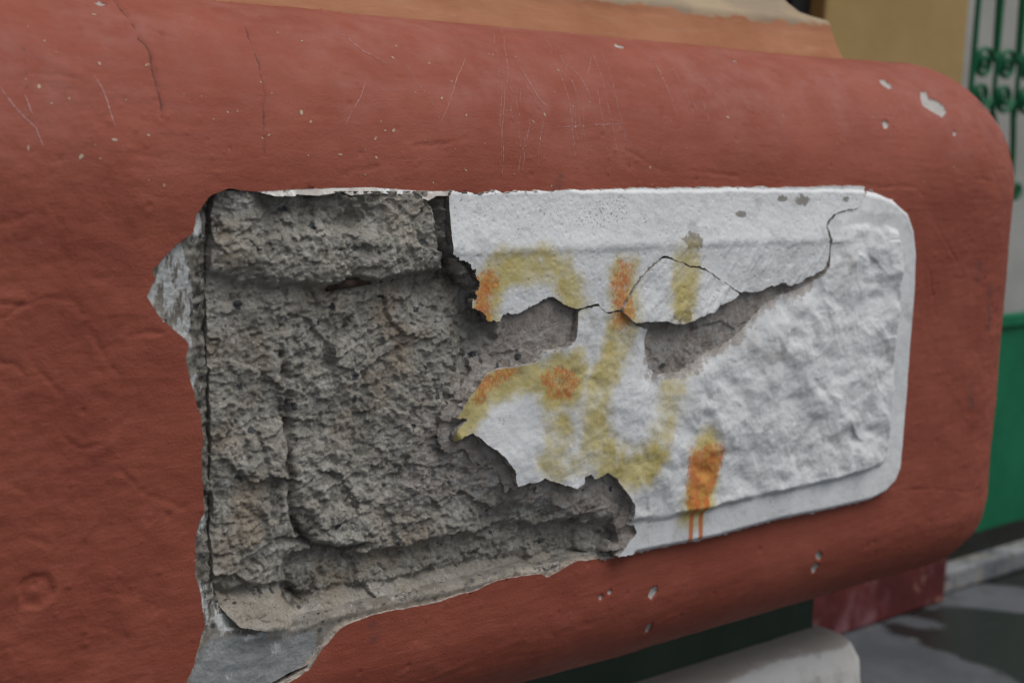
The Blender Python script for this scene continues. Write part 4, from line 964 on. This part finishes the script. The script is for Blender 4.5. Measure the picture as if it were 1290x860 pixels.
# dark window between the two stretches of wall
win = empty('dark_window', (1.13, WY + 0.1, 0.1), 'dark window with a black frame left of the ochre pier', 'window')
box('pane', 1.022, 1.205, WY + 0.10, WY + 0.112, -0.35, 2.4, mat_plain('dark_glass', (0.045, 0.047, 0.052), (0.06, 0.062, 0.068), 3, 0.25, 0, spec=0.5), win)
M_BLK = mat_plain('black_metal_paint', (0.008, 0.008, 0.009), (0.014, 0.014, 0.015), 30, 0.5, 0)
box('frame', 1.200, 1.2495, WY + 0.03, WY + 0.14, -0.35, 2.4, M_BLK, win, 0.004)
box('frame', 1.022, 1.199, WY + 0.06, WY + 0.13, 2.4, 2.46, M_BLK, win, 0.004)
box('sill', 1.022, 1.2495, WY + 0.02, WY + 0.30, -0.41, -0.352, M_YEL, win, 0.004)

# ------------------------------------------------------------------ step and the gate
def mat_step():
    k = NT('worn_concrete_step')
    a = k.noise(9, 7, 0.65)
    col = k.mix(k.mr(a, 0.38, 0.64), (0.13, 0.14, 0.155), (0.25, 0.255, 0.265))
    col = k.mix(k.mr(k.noise(26, 6, 0.7), 0.50, 0.62, 0, 0.75), col, (0.30, 0.26, 0.20))
    col = k.mix(k.mr(k.noise(38, 6, 0.7), 0.54, 0.64, 0, 0.8), col, (0.06, 0.06, 0.06))
    return k.out(col, 0.85, k.bump(k.noise(80, 6, 0.65), 0.003, 0.7), 0.3)
stp = box('entrance_step', 1.744, 3.6, 0.698, 0.745, GZ, -0.702, mat_step(), None, 0.008)
tag(stp, 'worn pale concrete step below the green gate', 'step', None, 'thing')
GY = 0.80
M_GRN = mat_plain('green_gate_paint', (0.007, 0.125, 0.056), (0.012, 0.165, 0.078), 5, 0.6, 0.0006, spec=0.2)
M_GRN2 = mat_plain('green_iron_paint', (0.006, 0.115, 0.045), (0.010, 0.145, 0.06), 25, 0.45, 0.0004, spec=0.3)
gate = empty('green_gate', (2.3, GY, -0.70), 'green iron gate with scrollwork above a solid sheet panel', 'gate')
box('sheet_panel', 1.90, 3.3, GY - 0.004, GY + 0.004, -0.682, -0.226, M_GRN, gate)
box('rail', 1.86, 3.3, GY - 0.014, GY + 0.014, -0.226, -0.200, M_GRN, gate, 0.003)
box('rail', 1.86, 3.3, GY - 0.012, GY + 0.012, 1.30, 1.33, M_GRN, gate, 0.003)
box('stile', 1.875, 1.885, GY - 0.005, GY + 0.005, -0.682, 1.30, M_GRN, gate, 0.003)
MIDZ = 0.293
per = 0.0865
def spiral(cx, cz, r, a0, turns, sgn):
    t = np.linspace(0, 1, 40)
    a = a0 + sgn * turns * 2 * math.pi * t
    rr = r * (1 - 0.80 * t)
    return np.stack([cx + rr * np.cos(a), np.full(40, GY), cz + rr * np.sin(a)], -1)
for k in range(8):
    xb = 1.880 + per * (k + 1)
    if k != 0 or True:
        tube('upright', [(xb, GY, 1.30), (xb, GY, 0.7), (xb, GY, MIDZ + 0.06), (xb, GY, MIDZ + 0.0), (xb, GY, MIDZ - 0.07)], 0.0052, M_GRN2, gate)
    cx = 1.880 + per * (k + 0.5) - 0.004
    up = spiral(cx, MIDZ + 0.035, 0.034, 0.15, 1.7, 1)
    stem = np.stack([np.linspace(cx + 0.030, cx + 0.040, 12), np.full(12, GY), np.linspace(0.62, MIDZ + 0.040, 12)], -1)
    tube('scroll', np.concatenate([stem, up[1:]]), 0.0046, M_GRN2, gate, flat=1.6)
    lo = spiral(cx, MIDZ - 0.030, 0.032, -0.15, 1.7, -1)
    if k % 2 == 1:
        st2 = np.stack([np.linspace(cx + 0.055, cx + 0.034, 14), np.full(14, GY), np.linspace(0.075, MIDZ - 0.036, 14)], -1)
        st2[:, 0] += 0.006 * np.sin(np.linspace(0, math.pi, 14))
        cs = cx + 0.055 + 0.021
        sm_ = spiral(cs, 0.070, 0.021, math.pi, 1.6, 1)[::-1]
        tube('scroll', np.concatenate([sm_, st2[1:], lo[1:]]), 0.0044, M_GRN2, gate, flat=1.6)
    else:
        st2 = np.stack([np.linspace(cx + 0.118, cx + 0.034, 16), np.full(16, GY), np.linspace(0.095, MIDZ - 0.036, 16)], -1)
        tube('scroll', np.concatenate([st2, lo[1:]]), 0.0044, M_GRN2, gate, flat=1.6)
bw = box('pale_back_wall', 1.70, 3.6, GY + 0.22, GY + 0.30, GZ, 3.4, mat_plain('pale_plaster_wall', (0.42, 0.41, 0.385), (0.50, 0.49, 0.465), 4, 0.85, 0.002), None)
tag(bw, 'pale grey plaster wall seen through the green scrollwork', 'wall', None, 'thing')
